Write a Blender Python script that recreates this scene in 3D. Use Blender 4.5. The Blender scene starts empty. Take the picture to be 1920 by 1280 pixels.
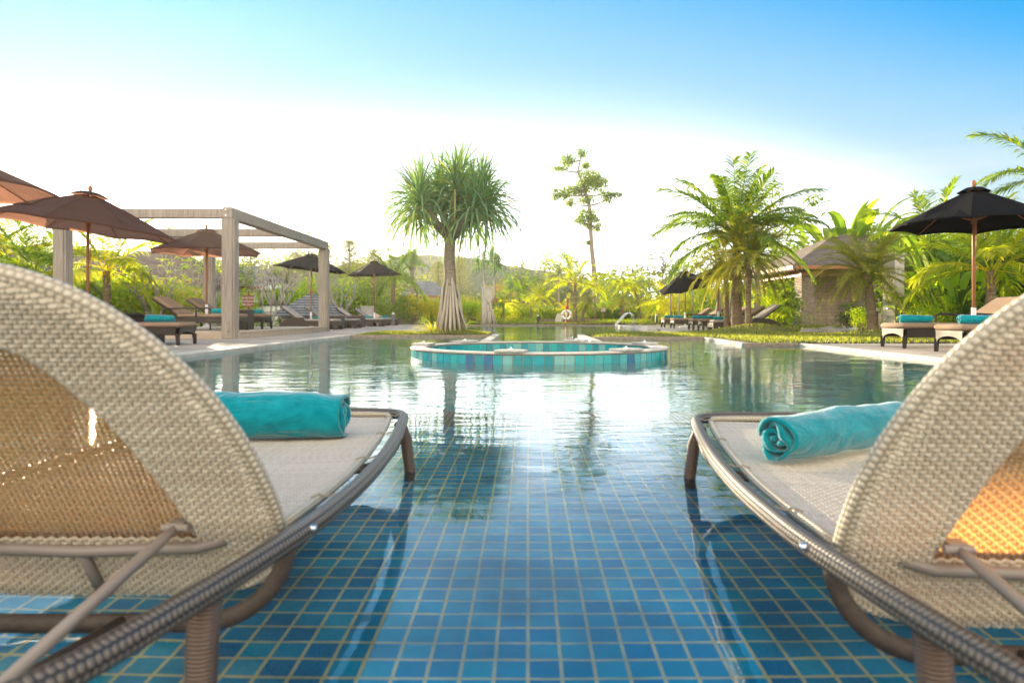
import bpy, math, random
import numpy as np
from mathutils import Vector, Matrix
from mathutils.geometry import tessellate_polygon

# ------------------------------------------------------------------ camera, sky, sun, exposure
sc = bpy.context.scene
R = math.radians
F = 1280.0; CX = 990.0; CY = 590.0; CH = 0.56          # focal length in photo pixels, vanishing point, eye height over water
cam = bpy.data.cameras.new('camera'); camo = bpy.data.objects.new('camera', cam)
sc.collection.objects.link(camo); sc.camera = camo
cam.sensor_width = 36; cam.lens = 24
cam.shift_x = -30/1920; cam.shift_y = -50/1920
cam.clip_start = 0.02; cam.clip_end = 3000
camo.location = (0, 0, CH); camo.rotation_euler = (R(90), 0, 0)
cam.dof.use_dof = True; cam.dof.focus_distance = 6.0; cam.dof.aperture_fstop = 4.4

SUN = Vector((-0.6406, 1.0, 0.1719)).normalized()
EL = math.asin(SUN.z); AZ = math.atan2(SUN.x, SUN.y)
BACK_FILL = 7.5
world = bpy.data.worlds.new('World'); sc.world = world; world.use_nodes = True
wn = world.node_tree; wn.nodes.clear()
sky = wn.nodes.new('ShaderNodeTexSky'); sky.sky_type = 'NISHITA'; sky.sun_disc = False
sky.sun_elevation = EL; sky.sun_rotation = AZ
sky.altitude = 0; sky.air_density = 1.0; sky.dust_density = 0.3; sky.ozone_density = 5.0
bg = wn.nodes.new('ShaderNodeBackground'); bg.inputs['Strength'].default_value = 0.082
wo = wn.nodes.new('ShaderNodeOutputWorld')
# grade of the clear sky, pale band over the horizon, thin cirrus, and an added, unseen cloud glow behind the viewer that fills the shadows
def W(typ, **kw):
    n = wn.nodes.new(typ)
    for k, v in kw.items(): setattr(n, k, v)
    return n
ln = wn.links.new
gm = W('ShaderNodeGamma'); gm.inputs[1].default_value = .62; ln(sky.outputs[0], gm.inputs[0])
tint = W('ShaderNodeMix', data_type='RGBA', blend_type='MULTIPLY'); tint.inputs['Factor'].default_value = 1
tint.inputs['B'].default_value = (.21, .98, 1.25, 1); ln(gm.outputs[0], tint.inputs['A'])
hs = W('ShaderNodeHueSaturation'); hs.inputs['Saturation'].default_value = 1.45; ln(tint.outputs['Result'], hs.inputs['Color'])
tc = W('ShaderNodeTexCoord'); sx = W('ShaderNodeSeparateXYZ'); ln(tc.outputs['Generated'], sx.inputs[0])
def ramp(src, a, b, lo, hi, smooth=True):
    m = W('ShaderNodeMapRange'); m.interpolation_type = 'SMOOTHSTEP' if smooth else 'LINEAR'
    m.inputs[1].default_value = a; m.inputs[2].default_value = b; m.inputs[3].default_value = lo; m.inputs[4].default_value = hi
    ln(src, m.inputs[0]); return m.outputs[0]
def mixc(fac, a, col, scale=None):
    m = W('ShaderNodeMix', data_type='RGBA'); ln(fac, m.inputs['Factor']); ln(a, m.inputs['A']); m.inputs['B'].default_value = (*col, 1); return m.outputs['Result']
def noise(scale, st, rot, detail=7, dis=.5):
    mp = W('ShaderNodeMapping'); mp.inputs['Scale'].default_value = st; mp.inputs['Rotation'].default_value = rot; ln(tc.outputs['Generated'], mp.inputs[0])
    n = W('ShaderNodeTexNoise'); n.inputs['Scale'].default_value = scale; n.inputs['Detail'].default_value = detail; n.inputs['Roughness'].default_value = .6; n.inputs['Distortion'].default_value = dis
    ln(mp.outputs[0], n.inputs['Vector']); return n.outputs['Fac']
def mul(a, b):
    m = W('ShaderNodeMath', operation='MULTIPLY'); ln(a, m.inputs[0]); ln(b, m.inputs[1]); return m.outputs[0]
# pale band: deepest towards the sun, thinner away from it
d2 = W('ShaderNodeVectorMath', operation='DOT_PRODUCT'); d2.inputs[1].default_value = (math.sin(R(-13)), math.cos(R(-13)), 0); ln(tc.outputs['Generated'], d2.inputs[0])
d3 = W('ShaderNodeVectorMath', operation='DOT_PRODUCT'); d3.inputs[1].default_value = (math.sin(R(-3)), math.cos(R(-3)), 0); ln(tc.outputs['Generated'], d3.inputs[0])
dt = W('ShaderNodeVectorMath', operation='DOT_PRODUCT'); dt.inputs[1].default_value = (SUN.x, SUN.y, 0); ln(tc.outputs['Generated'], dt.inputs[0])
top_ = ramp(d3.outputs['Value'], .70, 1.0, .12, .43); top2 = ramp(d2.outputs['Value'], .50, .96, .34, .60)
dv = W('ShaderNodeMath', operation='DIVIDE'); ln(sx.outputs['Z'], dv.inputs[0]); ln(top_, dv.inputs[1])
dv2 = W('ShaderNodeMath', operation='DIVIDE'); ln(sx.outputs['Z'], dv2.inputs[0]); ln(top2, dv2.inputs[1])
band2 = ramp(dv2.outputs[0], .20, 1.0, .92, 0); band = ramp(dv.outputs[0], 0, 1.0, 1, 0); band = mul(band, band)
c0 = mixc(band2, hs.outputs[0], (1.60, 2.0, 2.25)); c1 = mixc(band, c0, (10.5, 10.8, 11.2))
cir = mul(ramp(noise(1.7, (1, 1.6, 4), (.3, .2, .5)), .42, .78, 0, .75), ramp(sx.outputs['Z'], .10, .31, 1, 0))
c2 = mixc(cir, c1, (2.45, 2.50, 2.62))
ga = ramp(dt.outputs['Value'], .86, 1.0, 0, 1); gz = ramp(sx.outputs['Z'], .02, .22, 1, 0)
c2 = mixc(mul(ga, gz), c2, (16, 14, 11))
back = mul(ramp(sx.outputs['Y'], .15, -.45, 0, 1), ramp(noise(1.3, (1, 1, 2.2), (0, .4, 1)), .30, .62, .55, 1))  # cloud brightness added on the unseen side to lift shaded backs
c3 = mixc(back, c2, (BACK_FILL*1.0, BACK_FILL*.90, BACK_FILL*.74))
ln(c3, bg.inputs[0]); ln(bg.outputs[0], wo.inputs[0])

sl = bpy.data.lights.new('sun', 'SUN'); sl.energy = 3.5; sl.angle = R(0.5); sl.color = (1.0, 0.82, 0.55)
so = bpy.data.objects.new('sun', sl); sc.collection.objects.link(so)
so.rotation_euler = (-SUN).to_track_quat('-Z', 'Y').to_euler()

sc.view_settings.view_transform = 'Standard'; sc.view_settings.look = 'None'
sc.view_settings.gamma = 1; sc.view_settings.exposure = 2.42
sc.cycles.use_denoising = True
try: sc.cycles.denoiser = 'OPENIMAGEDENOISE'
except Exception: pass
sc.cycles.max_bounces = 10; sc.cycles.transparent_max_bounces = 16; sc.cycles.transmission_bounces = 8
sc.cycles.diffuse_bounces = 4; sc.cycles.glossy_bounces = 4; sc.cycles.volume_bounces = 0
sc.cycles.sample_clamp_indirect = 8; sc.cycles.caustics_reflective = False
sc.cycles.caustics_refractive = True

# ------------------------------------------------------------------ helpers
COL = sc.collection.objects
def PX(px, D): return (px-CX)*D/F                      # lateral position of a photo column at depth D
def PZ(py, D): return CH - (py-CY)*D/F                 # height of a photo row at depth D

def tag(o, label=None, cat=None, group=None, kind=None):
    if label: o['label'] = label
    if cat: o['category'] = cat
    if group: o['group'] = group
    if kind: o['kind'] = kind
    return o

def thing(name, label, cat, loc=(0,0,0), rz=0, group=None):
    o = bpy.data.objects.new(name, None); COL.link(o)
    o.empty_display_size = 0.1
    o.location = loc; o.rotation_euler = (0, 0, rz)
    return tag(o, label, cat, group)

class MB:
    """collects quads, tubes, strips; build() links them as one mesh object"""
    def __init__(s): s.v = []; s.f = []; s.uv = []; s.n = 0
    def add(s, verts, faces, uvs=None):
        b = s.n
        s.v.extend(verts); s.n += len(verts)
        for i, f in enumerate(faces):
            s.f.append(tuple(b+k for k in f))
            if uvs is not None: s.uv.append([uvs[k] for k in f])
            else: s.uv.append(None)
    def box(s, c, d, rz=0, bev=0):
        cx, cy, cz = c; x, y, z = d[0]/2, d[1]/2, d[2]/2
        cs, sn = math.cos(rz), math.sin(rz)
        if bev <= 0:
            P = [(-x,-y,-z),(x,-y,-z),(x,y,-z),(-x,y,-z),(-x,-y,z),(x,-y,z),(x,y,z),(-x,y,z)]
            Fc = [(0,3,2,1),(4,5,6,7),(0,1,5,4),(1,2,6,5),(2,3,7,6),(3,0,4,7)]
        else:
            b = min(bev, x*.9, y*.9, z*.9)
            P = []
            rings = [(-z, b), (-z+b, 0), (z-b, 0), (z, b)]
            for zz, ins in rings:
                X, Y = x-ins, y-ins
                k = b*0.7 if ins == 0 else b*0.3
                P += [(-X+k,-Y,zz),(X-k,-Y,zz),(X,-Y+k,zz),(X,Y-k,zz),(X-k,Y,zz),(-X+k,Y,zz),(-X,Y-k,zz),(-X,-Y+k,zz)]
            Fc = [tuple(range(7,-1,-1)), tuple(range(24,32))]
            for r in range(3):
                for k in range(8):
                    a = r*8+k; q = r*8+(k+1)%8
                    Fc.append((a, q, q+8, a+8))
        V = [(cx+p[0]*cs-p[1]*sn, cy+p[0]*sn+p[1]*cs, cz+p[2]) for p in P]
        s.add(V, Fc)
    def tube(s, pts, rad, n=8, closed=False, cap=True, flat=1.0):
        pts = [Vector(p) for p in pts]; m = len(pts)
        rr = rad if isinstance(rad, (list, tuple)) else [rad]*m
        T = []
        for i in range(m):
            if closed: t = pts[(i+1) % m]-pts[i-1]
            else: t = pts[min(i+1, m-1)]-pts[max(i-1, 0)]
            T.append(t.normalized() if t.length > 1e-9 else Vector((0,0,1)))
        ref = Vector((0,0,1)) if abs(T[0].z) < .9 else Vector((1,0,0))
        N = (ref-T[0]*ref.dot(T[0])).normalized()
        V = []; U = []; L = 0
        for i in range(m):
            if i: L += (pts[i]-pts[i-1]).length
            N = (N-T[i]*N.dot(T[i])).normalized(); B = T[i].cross(N)
            for k in range(n):
                a = 2*math.pi*k/n
                V.append(tuple(pts[i]+(N*math.cos(a)*flat+B*math.sin(a))*rr[i])); 
            U.append(L)
        base = s.n; s.v.extend(V); s.n += len(V)
        for i in range(m if closed else m-1):
            j = (i+1) % m
            l0 = U[i]; l1 = U[j] if j else U[i]+(pts[0]-pts[i]).length
            for k in range(n):
                q = (k+1) % n
                s.f.append((base+i*n+k, base+i*n+q, base+j*n+q, base+j*n+k))
                s.uv.append([(l0, k/n), (l0, (k+1)/n), (l1, (k+1)/n), (l1, k/n)])
        if cap and not closed:
            s.f.append(tuple(base+k for k in range(n-1,-1,-1))); s.uv.append(None)
            s.f.append(tuple(base+(m-1)*n+k for k in range(n))); s.uv.append(None)
    def lathe(s, prof, c=(0,0,0), n=24, cap=True):
        V = []
        for r, z in prof:
            for k in range(n):
                a = 2*math.pi*k/n
                V.append((c[0]+r*math.cos(a), c[1]+r*math.sin(a), c[2]+z))
        Fc = []
        for i in range(len(prof)-1):
            for k in range(n):
                q = (k+1) % n
                Fc.append((i*n+k, i*n+q, (i+1)*n+q, (i+1)*n+k))
        if cap:
            Fc.append(tuple(range(n-1,-1,-1))); Fc.append(tuple((len(prof)-1)*n+k for k in range(n)))
        s.add(V, Fc)
    def prism(s, poly, z0, z1):
        """vertical prism on an xy outline (counter-clockwise)"""
        n = len(poly)
        V = [(p[0], p[1], z0) for p in poly]+[(p[0], p[1], z1) for p in poly]
        Fc = [tuple(range(n-1,-1,-1)), tuple(range(n, 2*n))]
        for k in range(n): q = (k+1) % n; Fc.append((k, q, n+q, n+k))
        s.add(V, Fc)
    def mesh(s, name, mat, smooth=False):
        me = bpy.data.meshes.new(name); me.from_pydata(s.v, [], s.f)
        if any(u is not None for u in s.uv):
            ul = me.uv_layers.new(name='UVMap'); flat = []
            for f, u in zip(s.f, s.uv):
                if u is None: flat += [0.0, 0.0]*len(f)
                else:
                    for a in u: flat += [a[0], a[1]]
            ul.data.foreach_set('uv', flat)
        if smooth: me.polygons.foreach_set('use_smooth', [True]*len(me.polygons))
        if mat: me.materials.append(mat)
        me.update(); return me
    def build(s, name, mat, parent=None, smooth=False):
        o = bpy.data.objects.new(name, s.mesh(name, mat, smooth)); COL.link(o)
        if parent: o.parent = parent
        return o

def copy_tree(o, parent=None):
    c = o.copy(); COL.link(c); c.parent = parent
    for ch in [x for x in o.children]: copy_tree(ch, c)
    return c

# ------------------------------------------------------------------ materials
def nt(name):
    m = bpy.data.materials.new(name); m.use_nodes = True
    t = m.node_tree; t.nodes.clear()
    out = t.nodes.new('ShaderNodeOutputMaterial')
    return m, t, out
def nd(t, typ, **kw):
    n = t.nodes.new(typ)
    for k, v in kw.items():
        if k in n.inputs: n.inputs[k].default_value = v
        else: setattr(n, k, v)
    return n
def c4(c): return (c[0], c[1], c[2], 1)
def noise_mat(name, c1, c2, scale=8, rough=.8, bump=.3, bscale=None, spec=.3, detail=5, dist=.01, stretch=None, metal=0, sheen=0, coord='Object'):
    m, t, out = nt(name)
    b = nd(t, 'ShaderNodeBsdfPrincipled', Roughness=rough, Metallic=metal)
    b.inputs['Specular IOR Level'].default_value = spec
    if sheen: b.inputs['Sheen Weight'].default_value = sheen; b.inputs['Sheen Roughness'].default_value = .4
    tcn = nd(t, 'ShaderNodeTexCoord'); mpn = nd(t, 'ShaderNodeMapping')
    if stretch: mpn.inputs['Scale'].default_value = stretch
    t.links.new(tcn.outputs[coord], mpn.inputs[0])
    n = nd(t, 'ShaderNodeTexNoise', Scale=scale, Detail=detail); t.links.new(mpn.outputs[0], n.inputs['Vector'])
    r = nd(t, 'ShaderNodeValToRGB'); r.color_ramp.elements[0].position = .3; r.color_ramp.elements[1].position = .7
    r.color_ramp.elements[0].color = c4(c1); r.color_ramp.elements[1].color = c4(c2)
    t.links.new(n.outputs['Fac'], r.inputs[0]); t.links.new(r.outputs[0], b.inputs['Base Color'])
    if bump:
        n2 = nd(t, 'ShaderNodeTexNoise', Scale=bscale or scale*4, Detail=6); t.links.new(mpn.outputs[0], n2.inputs['Vector'])
        bp = nd(t, 'ShaderNodeBump', Strength=bump, Distance=dist); t.links.new(n2.outputs['Fac'], bp.inputs['Height'])
        t.links.new(bp.outputs[0], b.inputs['Normal'])
    t.links.new(b.outputs[0], out.inputs[0])
    return m

def leaf_mat(name, c1, c2, trans=.5, c3=None, rough=.5):
    """leaf: diffuse + light coming through, one tone per leaf"""
    m, t, out = nt(name)
    g = nd(t, 'ShaderNodeNewGeometry')
    r = nd(t, 'ShaderNodeValToRGB')
    r.color_ramp.elements[0].color = c4(c1); r.color_ramp.elements[1].color = c4(c2)
    if c3:
        e = r.color_ramp.elements.new(.9); e.color = c4(c2); r.color_ramp.elements[2].color = c4(c3)
    t.links.new(g.outputs['Random Per Island'], r.inputs[0])
    b = nd(t, 'ShaderNodeBsdfPrincipled', Roughness=rough); b.inputs['Specular IOR Level'].default_value = .25
    t.links.new(r.outputs[0], b.inputs['Base Color'])
    tr = nd(t, 'ShaderNodeBsdfTranslucent')
    gm = nd(t, 'ShaderNodeMix', data_type='RGBA', blend_type='MULTIPLY'); gm.inputs['Factor'].default_value = 1
    gm.inputs['B'].default_value = (2.7, 2.7, .55, 1)
    t.links.new(r.outputs[0], gm.inputs['A']); t.links.new(gm.outputs['Result'], tr.inputs[0])
    mxs = nd(t, 'ShaderNodeMixShader'); mxs.inputs[0].default_value = trans
    t.links.new(b.outputs[0], mxs.inputs[1]); t.links.new(tr.outputs[0], mxs.inputs[2])
    t.links.new(mxs.outputs[0], out.inputs[0])
    return m

def brick_mat(name, c1, c2, mortar, bw, bh, ms, rough=.7, offset=.5, coord='Object', bump=.4, stretch=None, spec=.4, nscale=3, namt=.25, dist=.01):
    m, t, out = nt(name)
    b = nd(t, 'ShaderNodeBsdfPrincipled', Roughness=rough); b.inputs['Specular IOR Level'].default_value = spec
    tcn = nd(t, 'ShaderNodeTexCoord'); mpn = nd(t, 'ShaderNodeMapping')
    if stretch: mpn.inputs['Rotation'].default_value = stretch
    br = nd(t, 'ShaderNodeTexBrick', Scale=1.0); br.offset = offset
    br.inputs['Color1'].default_value = c4(c1); br.inputs['Color2'].default_value = c4(c2); br.inputs['Mortar'].default_value = c4(mortar)
    br.inputs['Mortar Size'].default_value = ms; br.inputs['Brick Width'].default_value = bw; br.inputs['Row Height'].default_value = bh
    br.inputs['Mortar Smooth'].default_value = .1
    t.links.new(tcn.outputs[coord], mpn.inputs[0]); t.links.new(mpn.outputs[0], br.inputs['Vector'])
    n = nd(t, 'ShaderNodeTexNoise', Scale=nscale, Detail=6); t.links.new(tcn.outputs[coord], n.inputs['Vector'])
    mr = nd(t, 'ShaderNodeMapRange'); mr.inputs[1].default_value = .3; mr.inputs[2].default_value = .7; mr.inputs[3].default_value = 1-namt; mr.inputs[4].default_value = 1+namt*.4
    t.links.new(n.outputs['Fac'], mr.inputs[0])
    mu = nd(t, 'ShaderNodeMix', data_type='RGBA', blend_type='MULTIPLY'); mu.inputs['Factor'].default_value = 1
    t.links.new(br.outputs['Color'], mu.inputs['A']); t.links.new(mr.outputs[0], mu.inputs['B']); t.links.new(mu.outputs['Result'], b.inputs['Base Color'])
    if bump:
        bp = nd(t, 'ShaderNodeBump', Strength=bump, Distance=dist); bp.invert = True
        t.links.new(br.outputs['Fac'], bp.inputs['Height']); t.links.new(bp.outputs[0], b.inputs['Normal'])
    t.links.new(b.outputs[0], out.inputs[0])
    return m

def wicker_mat(name, c1, c2, trans=0, tcol=None, rough=.45, spec=.5):
    """plastic rattan strand; a strand is one island, so tone varies strand by strand"""
    m, t, out = nt(name)
    g = nd(t, 'ShaderNodeNewGeometry'); tcn = nd(t, 'ShaderNodeTexCoord')
    n = nd(t, 'ShaderNodeTexNoise', Scale=60, Detail=3); t.links.new(tcn.outputs['Object'], n.inputs['Vector'])
    ad = nd(t, 'ShaderNodeMath', operation='ADD'); t.links.new(g.outputs['Random Per Island'], ad.inputs[0]); t.links.new(n.outputs['Fac'], ad.inputs[1])
    hf = nd(t, 'ShaderNodeMath', operation='MULTIPLY'); hf.inputs[1].default_value = .5; t.links.new(ad.outputs[0], hf.inputs[0])
    r = nd(t, 'ShaderNodeValToRGB'); r.color_ramp.elements[0].position = .25; r.color_ramp.elements[1].position = .75
    r.color_ramp.elements[0].color = c4(c1); r.color_ramp.elements[1].color = c4(c2)
    t.links.new(hf.outputs[0], r.inputs[0])
    b = nd(t, 'ShaderNodeBsdfPrincipled', Roughness=rough); b.inputs['Specular IOR Level'].default_value = spec
    t.links.new(r.outputs[0], b.inputs['Base Color'])
    if trans:
        tr = nd(t, 'ShaderNodeBsdfTranslucent'); tr.inputs[0].default_value = c4(tcol)
        mxs = nd(t, 'ShaderNodeMixShader'); mxs.inputs[0].default_value = trans
        t.links.new(b.outputs[0], mxs.inputs[1]); t.links.new(tr.outputs[0], mxs.inputs[2]); t.links.new(mxs.outputs[0], out.inputs[0])
    else: t.links.new(b.outputs[0], out.inputs[0])
    return m

def wrapped_mat(name, c1, c2, along=.006, around=10, rough=.4):
    """rattan wound and knitted round a tube: pattern by length and angle of the tube (UV)"""
    m, t, out = nt(name)
    uv = nd(t, 'ShaderNodeUVMap'); sp = nd(t, 'ShaderNodeSeparateXYZ'); t.links.new(uv.outputs[0], sp.inputs[0])
    a = nd(t, 'ShaderNodeMath', operation='MULTIPLY'); a.inputs[1].default_value = 2*math.pi/along*.5; t.links.new(sp.outputs[0], a.inputs[0])
    # alternate rows shift by half a strand
    bmul = nd(t, 'ShaderNodeMath', operation='MULTIPLY'); bmul.inputs[1].default_value = around; t.links.new(sp.outputs[1], bmul.inputs[0])
    fl = nd(t, 'ShaderNodeMath', operation='FLOOR'); t.links.new(bmul.outputs[0], fl.inputs[0])
    sh = nd(t, 'ShaderNodeMath', operation='MULTIPLY'); sh.inputs[1].default_value = math.pi/2; t.links.new(fl.outputs[0], sh.inputs[0])
    sa = nd(t, 'ShaderNodeMath', operation='ADD'); t.links.new(a.outputs[0], sa.inputs[0]); t.links.new(sh.outputs[0], sa.inputs[1])
    s1 = nd(t, 'ShaderNodeMath', operation='SINE'); t.links.new(sa.outputs[0], s1.inputs[0])
    ab = nd(t, 'ShaderNodeMath', operation='ABSOLUTE'); t.links.new(s1.outputs[0], ab.inputs[0])
    fr = nd(t, 'ShaderNodeMath', operation='FRACT'); t.links.new(bmul.outputs[0], fr.inputs[0])
    f2 = nd(t, 'ShaderNodeMath', operation='MULTIPLY'); f2.inputs[1].default_value = math.pi; t.links.new(fr.outputs[0], f2.inputs[0])
    s2 = nd(t, 'ShaderNodeMath', operation='SINE'); t.links.new(f2.outputs[0], s2.inputs[0])
    hgt = nd(t, 'ShaderNodeMath', operation='MULTIPLY'); t.links.new(ab.outputs[0], hgt.inputs[0]); t.links.new(s2.outputs[0], hgt.inputs[1])
    r = nd(t, 'ShaderNodeValToRGB'); r.color_ramp.elements[0].position = .05; r.color_ramp.elements[1].position = .6
    r.color_ramp.elements[0].color = c4(c1); r.color_ramp.elements[1].color = c4(c2); t.links.new(hgt.outputs[0], r.inputs[0])
    b = nd(t, 'ShaderNodeBsdfPrincipled', Roughness=rough); t.links.new(r.outputs[0], b.inputs['Base Color'])
    bp = nd(t, 'ShaderNodeBump', Strength=.9, Distance=.0025); t.links.new(hgt.outputs[0], bp.inputs['Height']); t.links.new(bp.outputs[0], b.inputs['Normal'])
    t.links.new(b.outputs[0], out.inputs[0])
    return m

def glass_water():
    m, t, out = nt('pool_water')
    tcn = nd(t, 'ShaderNodeTexCoord'); g = nd(t, 'ShaderNodeBsdfGlass', IOR=1.52, Roughness=0.0)
    g.inputs['Color'].default_value = (.93, .985, 1, 1)
    def layer(scale, st, strength_dist, detail=3, distortion=0):
        mpn = nd(t, 'ShaderNodeMapping'); mpn.inputs['Scale'].default_value = st
        t.links.new(tcn.outputs['Object'], mpn.inputs[0])
        n = nd(t, 'ShaderNodeTexNoise', Scale=scale, Detail=detail, Distortion=distortion); n.inputs['Roughness'].default_value = .5
        t.links.new(mpn.outputs[0], n.inputs['Vector'])
        mm = nd(t, 'ShaderNodeMath', operation='MULTIPLY'); mm.inputs[1].default_value = strength_dist
        t.links.new(n.outputs['Fac'], mm.inputs[0]); return mm
    l1 = layer(1.6, (.6, 1.0, 1), .009, 3, .5)
    l2 = layer(10.0, (.35, 1.0, 1), .0034, 3, .3)
    # rougher patches and calmer patches; quieter close to the loungers
    sp = nd(t, 'ShaderNodeSeparateXYZ'); t.links.new(tcn.outputs['Object'], sp.inputs[0])
    mr = nd(t, 'ShaderNodeMapRange'); mr.inputs[1].default_value = 1.2; mr.inputs[2].default_value = 5.0; mr.inputs[3].default_value = .5; mr.inputs[4].default_value = 1.0
    t.links.new(sp.outputs['Y'], mr.inputs[0])
    big = layer(.55, (1, .6, 1), 1.0, 2)
    mb = nd(t, 'ShaderNodeMapRange'); mb.inputs[1].default_value = .35; mb.inputs[2].default_value = .65; mb.inputs[3].default_value = .5; mb.inputs[4].default_value = 1.3
    t.links.new(big.outputs[0], mb.inputs[0])
    ad = nd(t, 'ShaderNodeMath', operation='ADD'); t.links.new(l1.outputs[0], ad.inputs[0]); t.links.new(l2.outputs[0], ad.inputs[1])
    m1 = nd(t, 'ShaderNodeMath', operation='MULTIPLY'); t.links.new(ad.outputs[0], m1.inputs[0]); t.links.new(mr.outputs[0], m1.inputs[1])
    m2 = nd(t, 'ShaderNodeMath', operation='MULTIPLY'); t.links.new(m1.outputs[0], m2.inputs[0]); t.links.new(mb.outputs[0], m2.inputs[1])
    bp = nd(t, 'ShaderNodeBump', Strength=1.0, Distance=1.0); t.links.new(m2.outputs[0], bp.inputs['Height']); t.links.new(bp.outputs[0], g.inputs['Normal'])
    t.links.new(g.outputs[0], out.inputs[0])
    return m

M = {}
M['water'] = glass_water()
TS = 0.059
M['shelf_tile'] = brick_mat('blue_pool_tile', (.005,.18,.40), (.012,.33,.52), (.62,.52,.26), TS, TS, .0035, rough=.15, offset=0, bump=.3, nscale=3.5, namt=.55, dist=.002)
M['deep_tile'] = brick_mat('teal_pool_tile', (.015,.28,.33), (.03,.36,.39), (.25,.35,.3), .12, .12, .004, rough=.3, offset=0, bump=0, nscale=.5, namt=.3)
M['edge_tile'] = brick_mat('dark_edge_mosaic', (.02,.05,.13), (.05,.08,.12), (.4,.36,.25), .03, .03, .003, rough=.3, offset=0, bump=0)
M['deck'] = brick_mat('deck_pavers', (.44,.37,.30), (.38,.32,.27), (.25,.21,.17), .6, .6, .006, rough=.85, bump=.3, nscale=1.3, namt=.3)
M['coping'] = noise_mat('coping_stone', (.40,.36,.31), (.56,.52,.46), 6, .8, .3)
M['lawn'] = noise_mat('lawn', (.10,.12,.04), (.18,.17,.07), 1.5, .95, .6, bscale=60, dist=.02)
M['soil'] = noise_mat('garden_ground', (.10,.12,.03), (.16,.14,.06), .8, .95, .6, bscale=20, dist=.03)
M['wood_grey'] = noise_mat('weathered_timber', (.24,.20,.17), (.38,.33,.28), 5, .85, .5, bscale=22, dist=.006, stretch=(9, 9, .5))
M['wood_deck'] = noise_mat('platform_boards', (.40,.32,.24), (.52,.43,.34), 3, .8, .3, stretch=(1, 8, 1))
M['teak'] = noise_mat('teak_pole', (.30,.12,.05), (.42,.19,.09), 8, .45, .2, stretch=(6, 6, 1))
M['canvas'] = noise_mat('black_canvas', (.007,.0068,.007), (.012,.011,.011), 3, .9, .25, bscale=300, dist=.002, spec=.06)
M['canvas_flare_brown'] = noise_mat('flare_brown_canvas', (.035,.022,.017), (.05,.032,.025), 3, .9, .25, bscale=300, dist=.002)
def through_canvas(name, c1, c2, tcol, f):
    m = noise_mat(name, c1, c2, 3, .9, .25, bscale=300, dist=.002); t = m.node_tree
    out = [n for n in t.nodes if n.type == 'OUTPUT_MATERIAL'][0]; b = [n for n in t.nodes if n.type == 'BSDF_PRINCIPLED'][0]
    tr = nd(t, 'ShaderNodeBsdfTranslucent'); tr.inputs[0].default_value = c4(tcol); mxs = nd(t, 'ShaderNodeMixShader'); mxs.inputs[0].default_value = f
    t.links.new(b.outputs[0], mxs.inputs[1]); t.links.new(tr.outputs[0], mxs.inputs[2]); t.links.new(mxs.outputs[0], out.inputs[0]); return m
M['canvas_flare_brown'] = through_canvas('flare_brown_canvas', (.05,.032,.025), (.07,.045,.034), (.55,.26,.16), .35)  # brown put into the cloth colour for the lens flare over these parasols
M['canvas_pale'] = noise_mat('pale_canvas', (.55,.58,.56), (.65,.67,.64), 3, .9, .2)
M['white'] = noise_mat('white_plastic', (.72,.72,.70), (.80,.80,.78), 4, .5, .05)
M['cushion'] = noise_mat('cushion_fabric', (.23,.155,.10), (.29,.20,.135), 4, .95, .3, bscale=200, dist=.002)
M['cushion_grey'] = noise_mat('grey_cushion_fabric', (.30,.27,.25), (.36,.33,.31), 4, .95, .3, bscale=200, dist=.002)
M['rattan'] = brick_mat('dark_rattan', (.04,.026,.018), (.056,.037,.026), (.014,.010,.008), .03, .012, .0025, rough=.5, bump=.6, nscale=5, namt=.2, stretch=(R(90), 0, 0))
M['rattan_far'] = noise_mat('dark_rattan_fine', (.045,.034,.027), (.075,.056,.044), 60, .6, .4, bscale=120, dist=.004)
def terry():
    m = noise_mat('turquoise_towel', (.0,.19,.235), (.005,.275,.325), 26, 1.0, .7, bscale=480, dist=.0025, sheen=.6, spec=.08); t = m.node_tree
    b = [n for n in t.nodes if n.type == 'BSDF_PRINCIPLED'][0]; bp = [n for n in t.nodes if n.type == 'BUMP'][0]
    tcn = nd(t, 'ShaderNodeTexCoord'); mpn = nd(t, 'ShaderNodeMapping'); mpn.inputs['Scale'].default_value = (14, 5, 14); mpn.inputs['Rotation'].default_value = (.1, .2, .5)
    n = nd(t, 'ShaderNodeTexNoise', Scale=1.3, Detail=3, Distortion=1.2); t.links.new(tcn.outputs['Object'], mpn.inputs[0]); t.links.new(mpn.outputs[0], n.inputs['Vector'])
    b2 = nd(t, 'ShaderNodeBump', Strength=.8, Distance=.018); t.links.new(n.outputs['Fac'], b2.inputs['Height']); t.links.new(bp.outputs[0], b2.inputs['Normal']); t.links.new(b2.outputs[0], b.inputs['Normal'])
    return m
M['towel'] = terry()
M['strand_seat'] = wicker_mat('pale_seat_strand', (.50,.43,.35), (.64,.56,.47), .15, (.6,.5,.38))
M['strand_band'] = wicker_mat('beige_border_strand', (.52,.44,.33), (.68,.60,.47), .12, (.6,.4,.2))
M['strand_back'] = wicker_mat('brown_panel_strand', (.36,.235,.12), (.50,.35,.20), .5, (.95,.50,.15))
M['rail'] = wrapped_mat('wrapped_rail', (.016,.012,.009), (.17,.135,.105), along=.010, around=8)
M['leg_wrap'] = wrapped_mat('wrapped_leg', (.085,.052,.036), (.14,.09,.062), along=.0055, around=1)
M['edge_wrap'] = wrapped_mat('wrapped_pale_edge', (.32,.26,.18), (.58,.50,.38), along=.012, around=7)
M['metal_brown'] = noise_mat('brown_coated_tube', (.22,.18,.155), (.26,.215,.185), 8, .4, .05, spec=.6)
M['steel'] = noise_mat('brushed_steel', (.6,.6,.6), (.75,.75,.74), 10, .25, .05, metal=1)
M['red'] = noise_mat('red_paint', (.50,.03,.02), (.60,.05,.03), 5, .5, .05)
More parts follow.
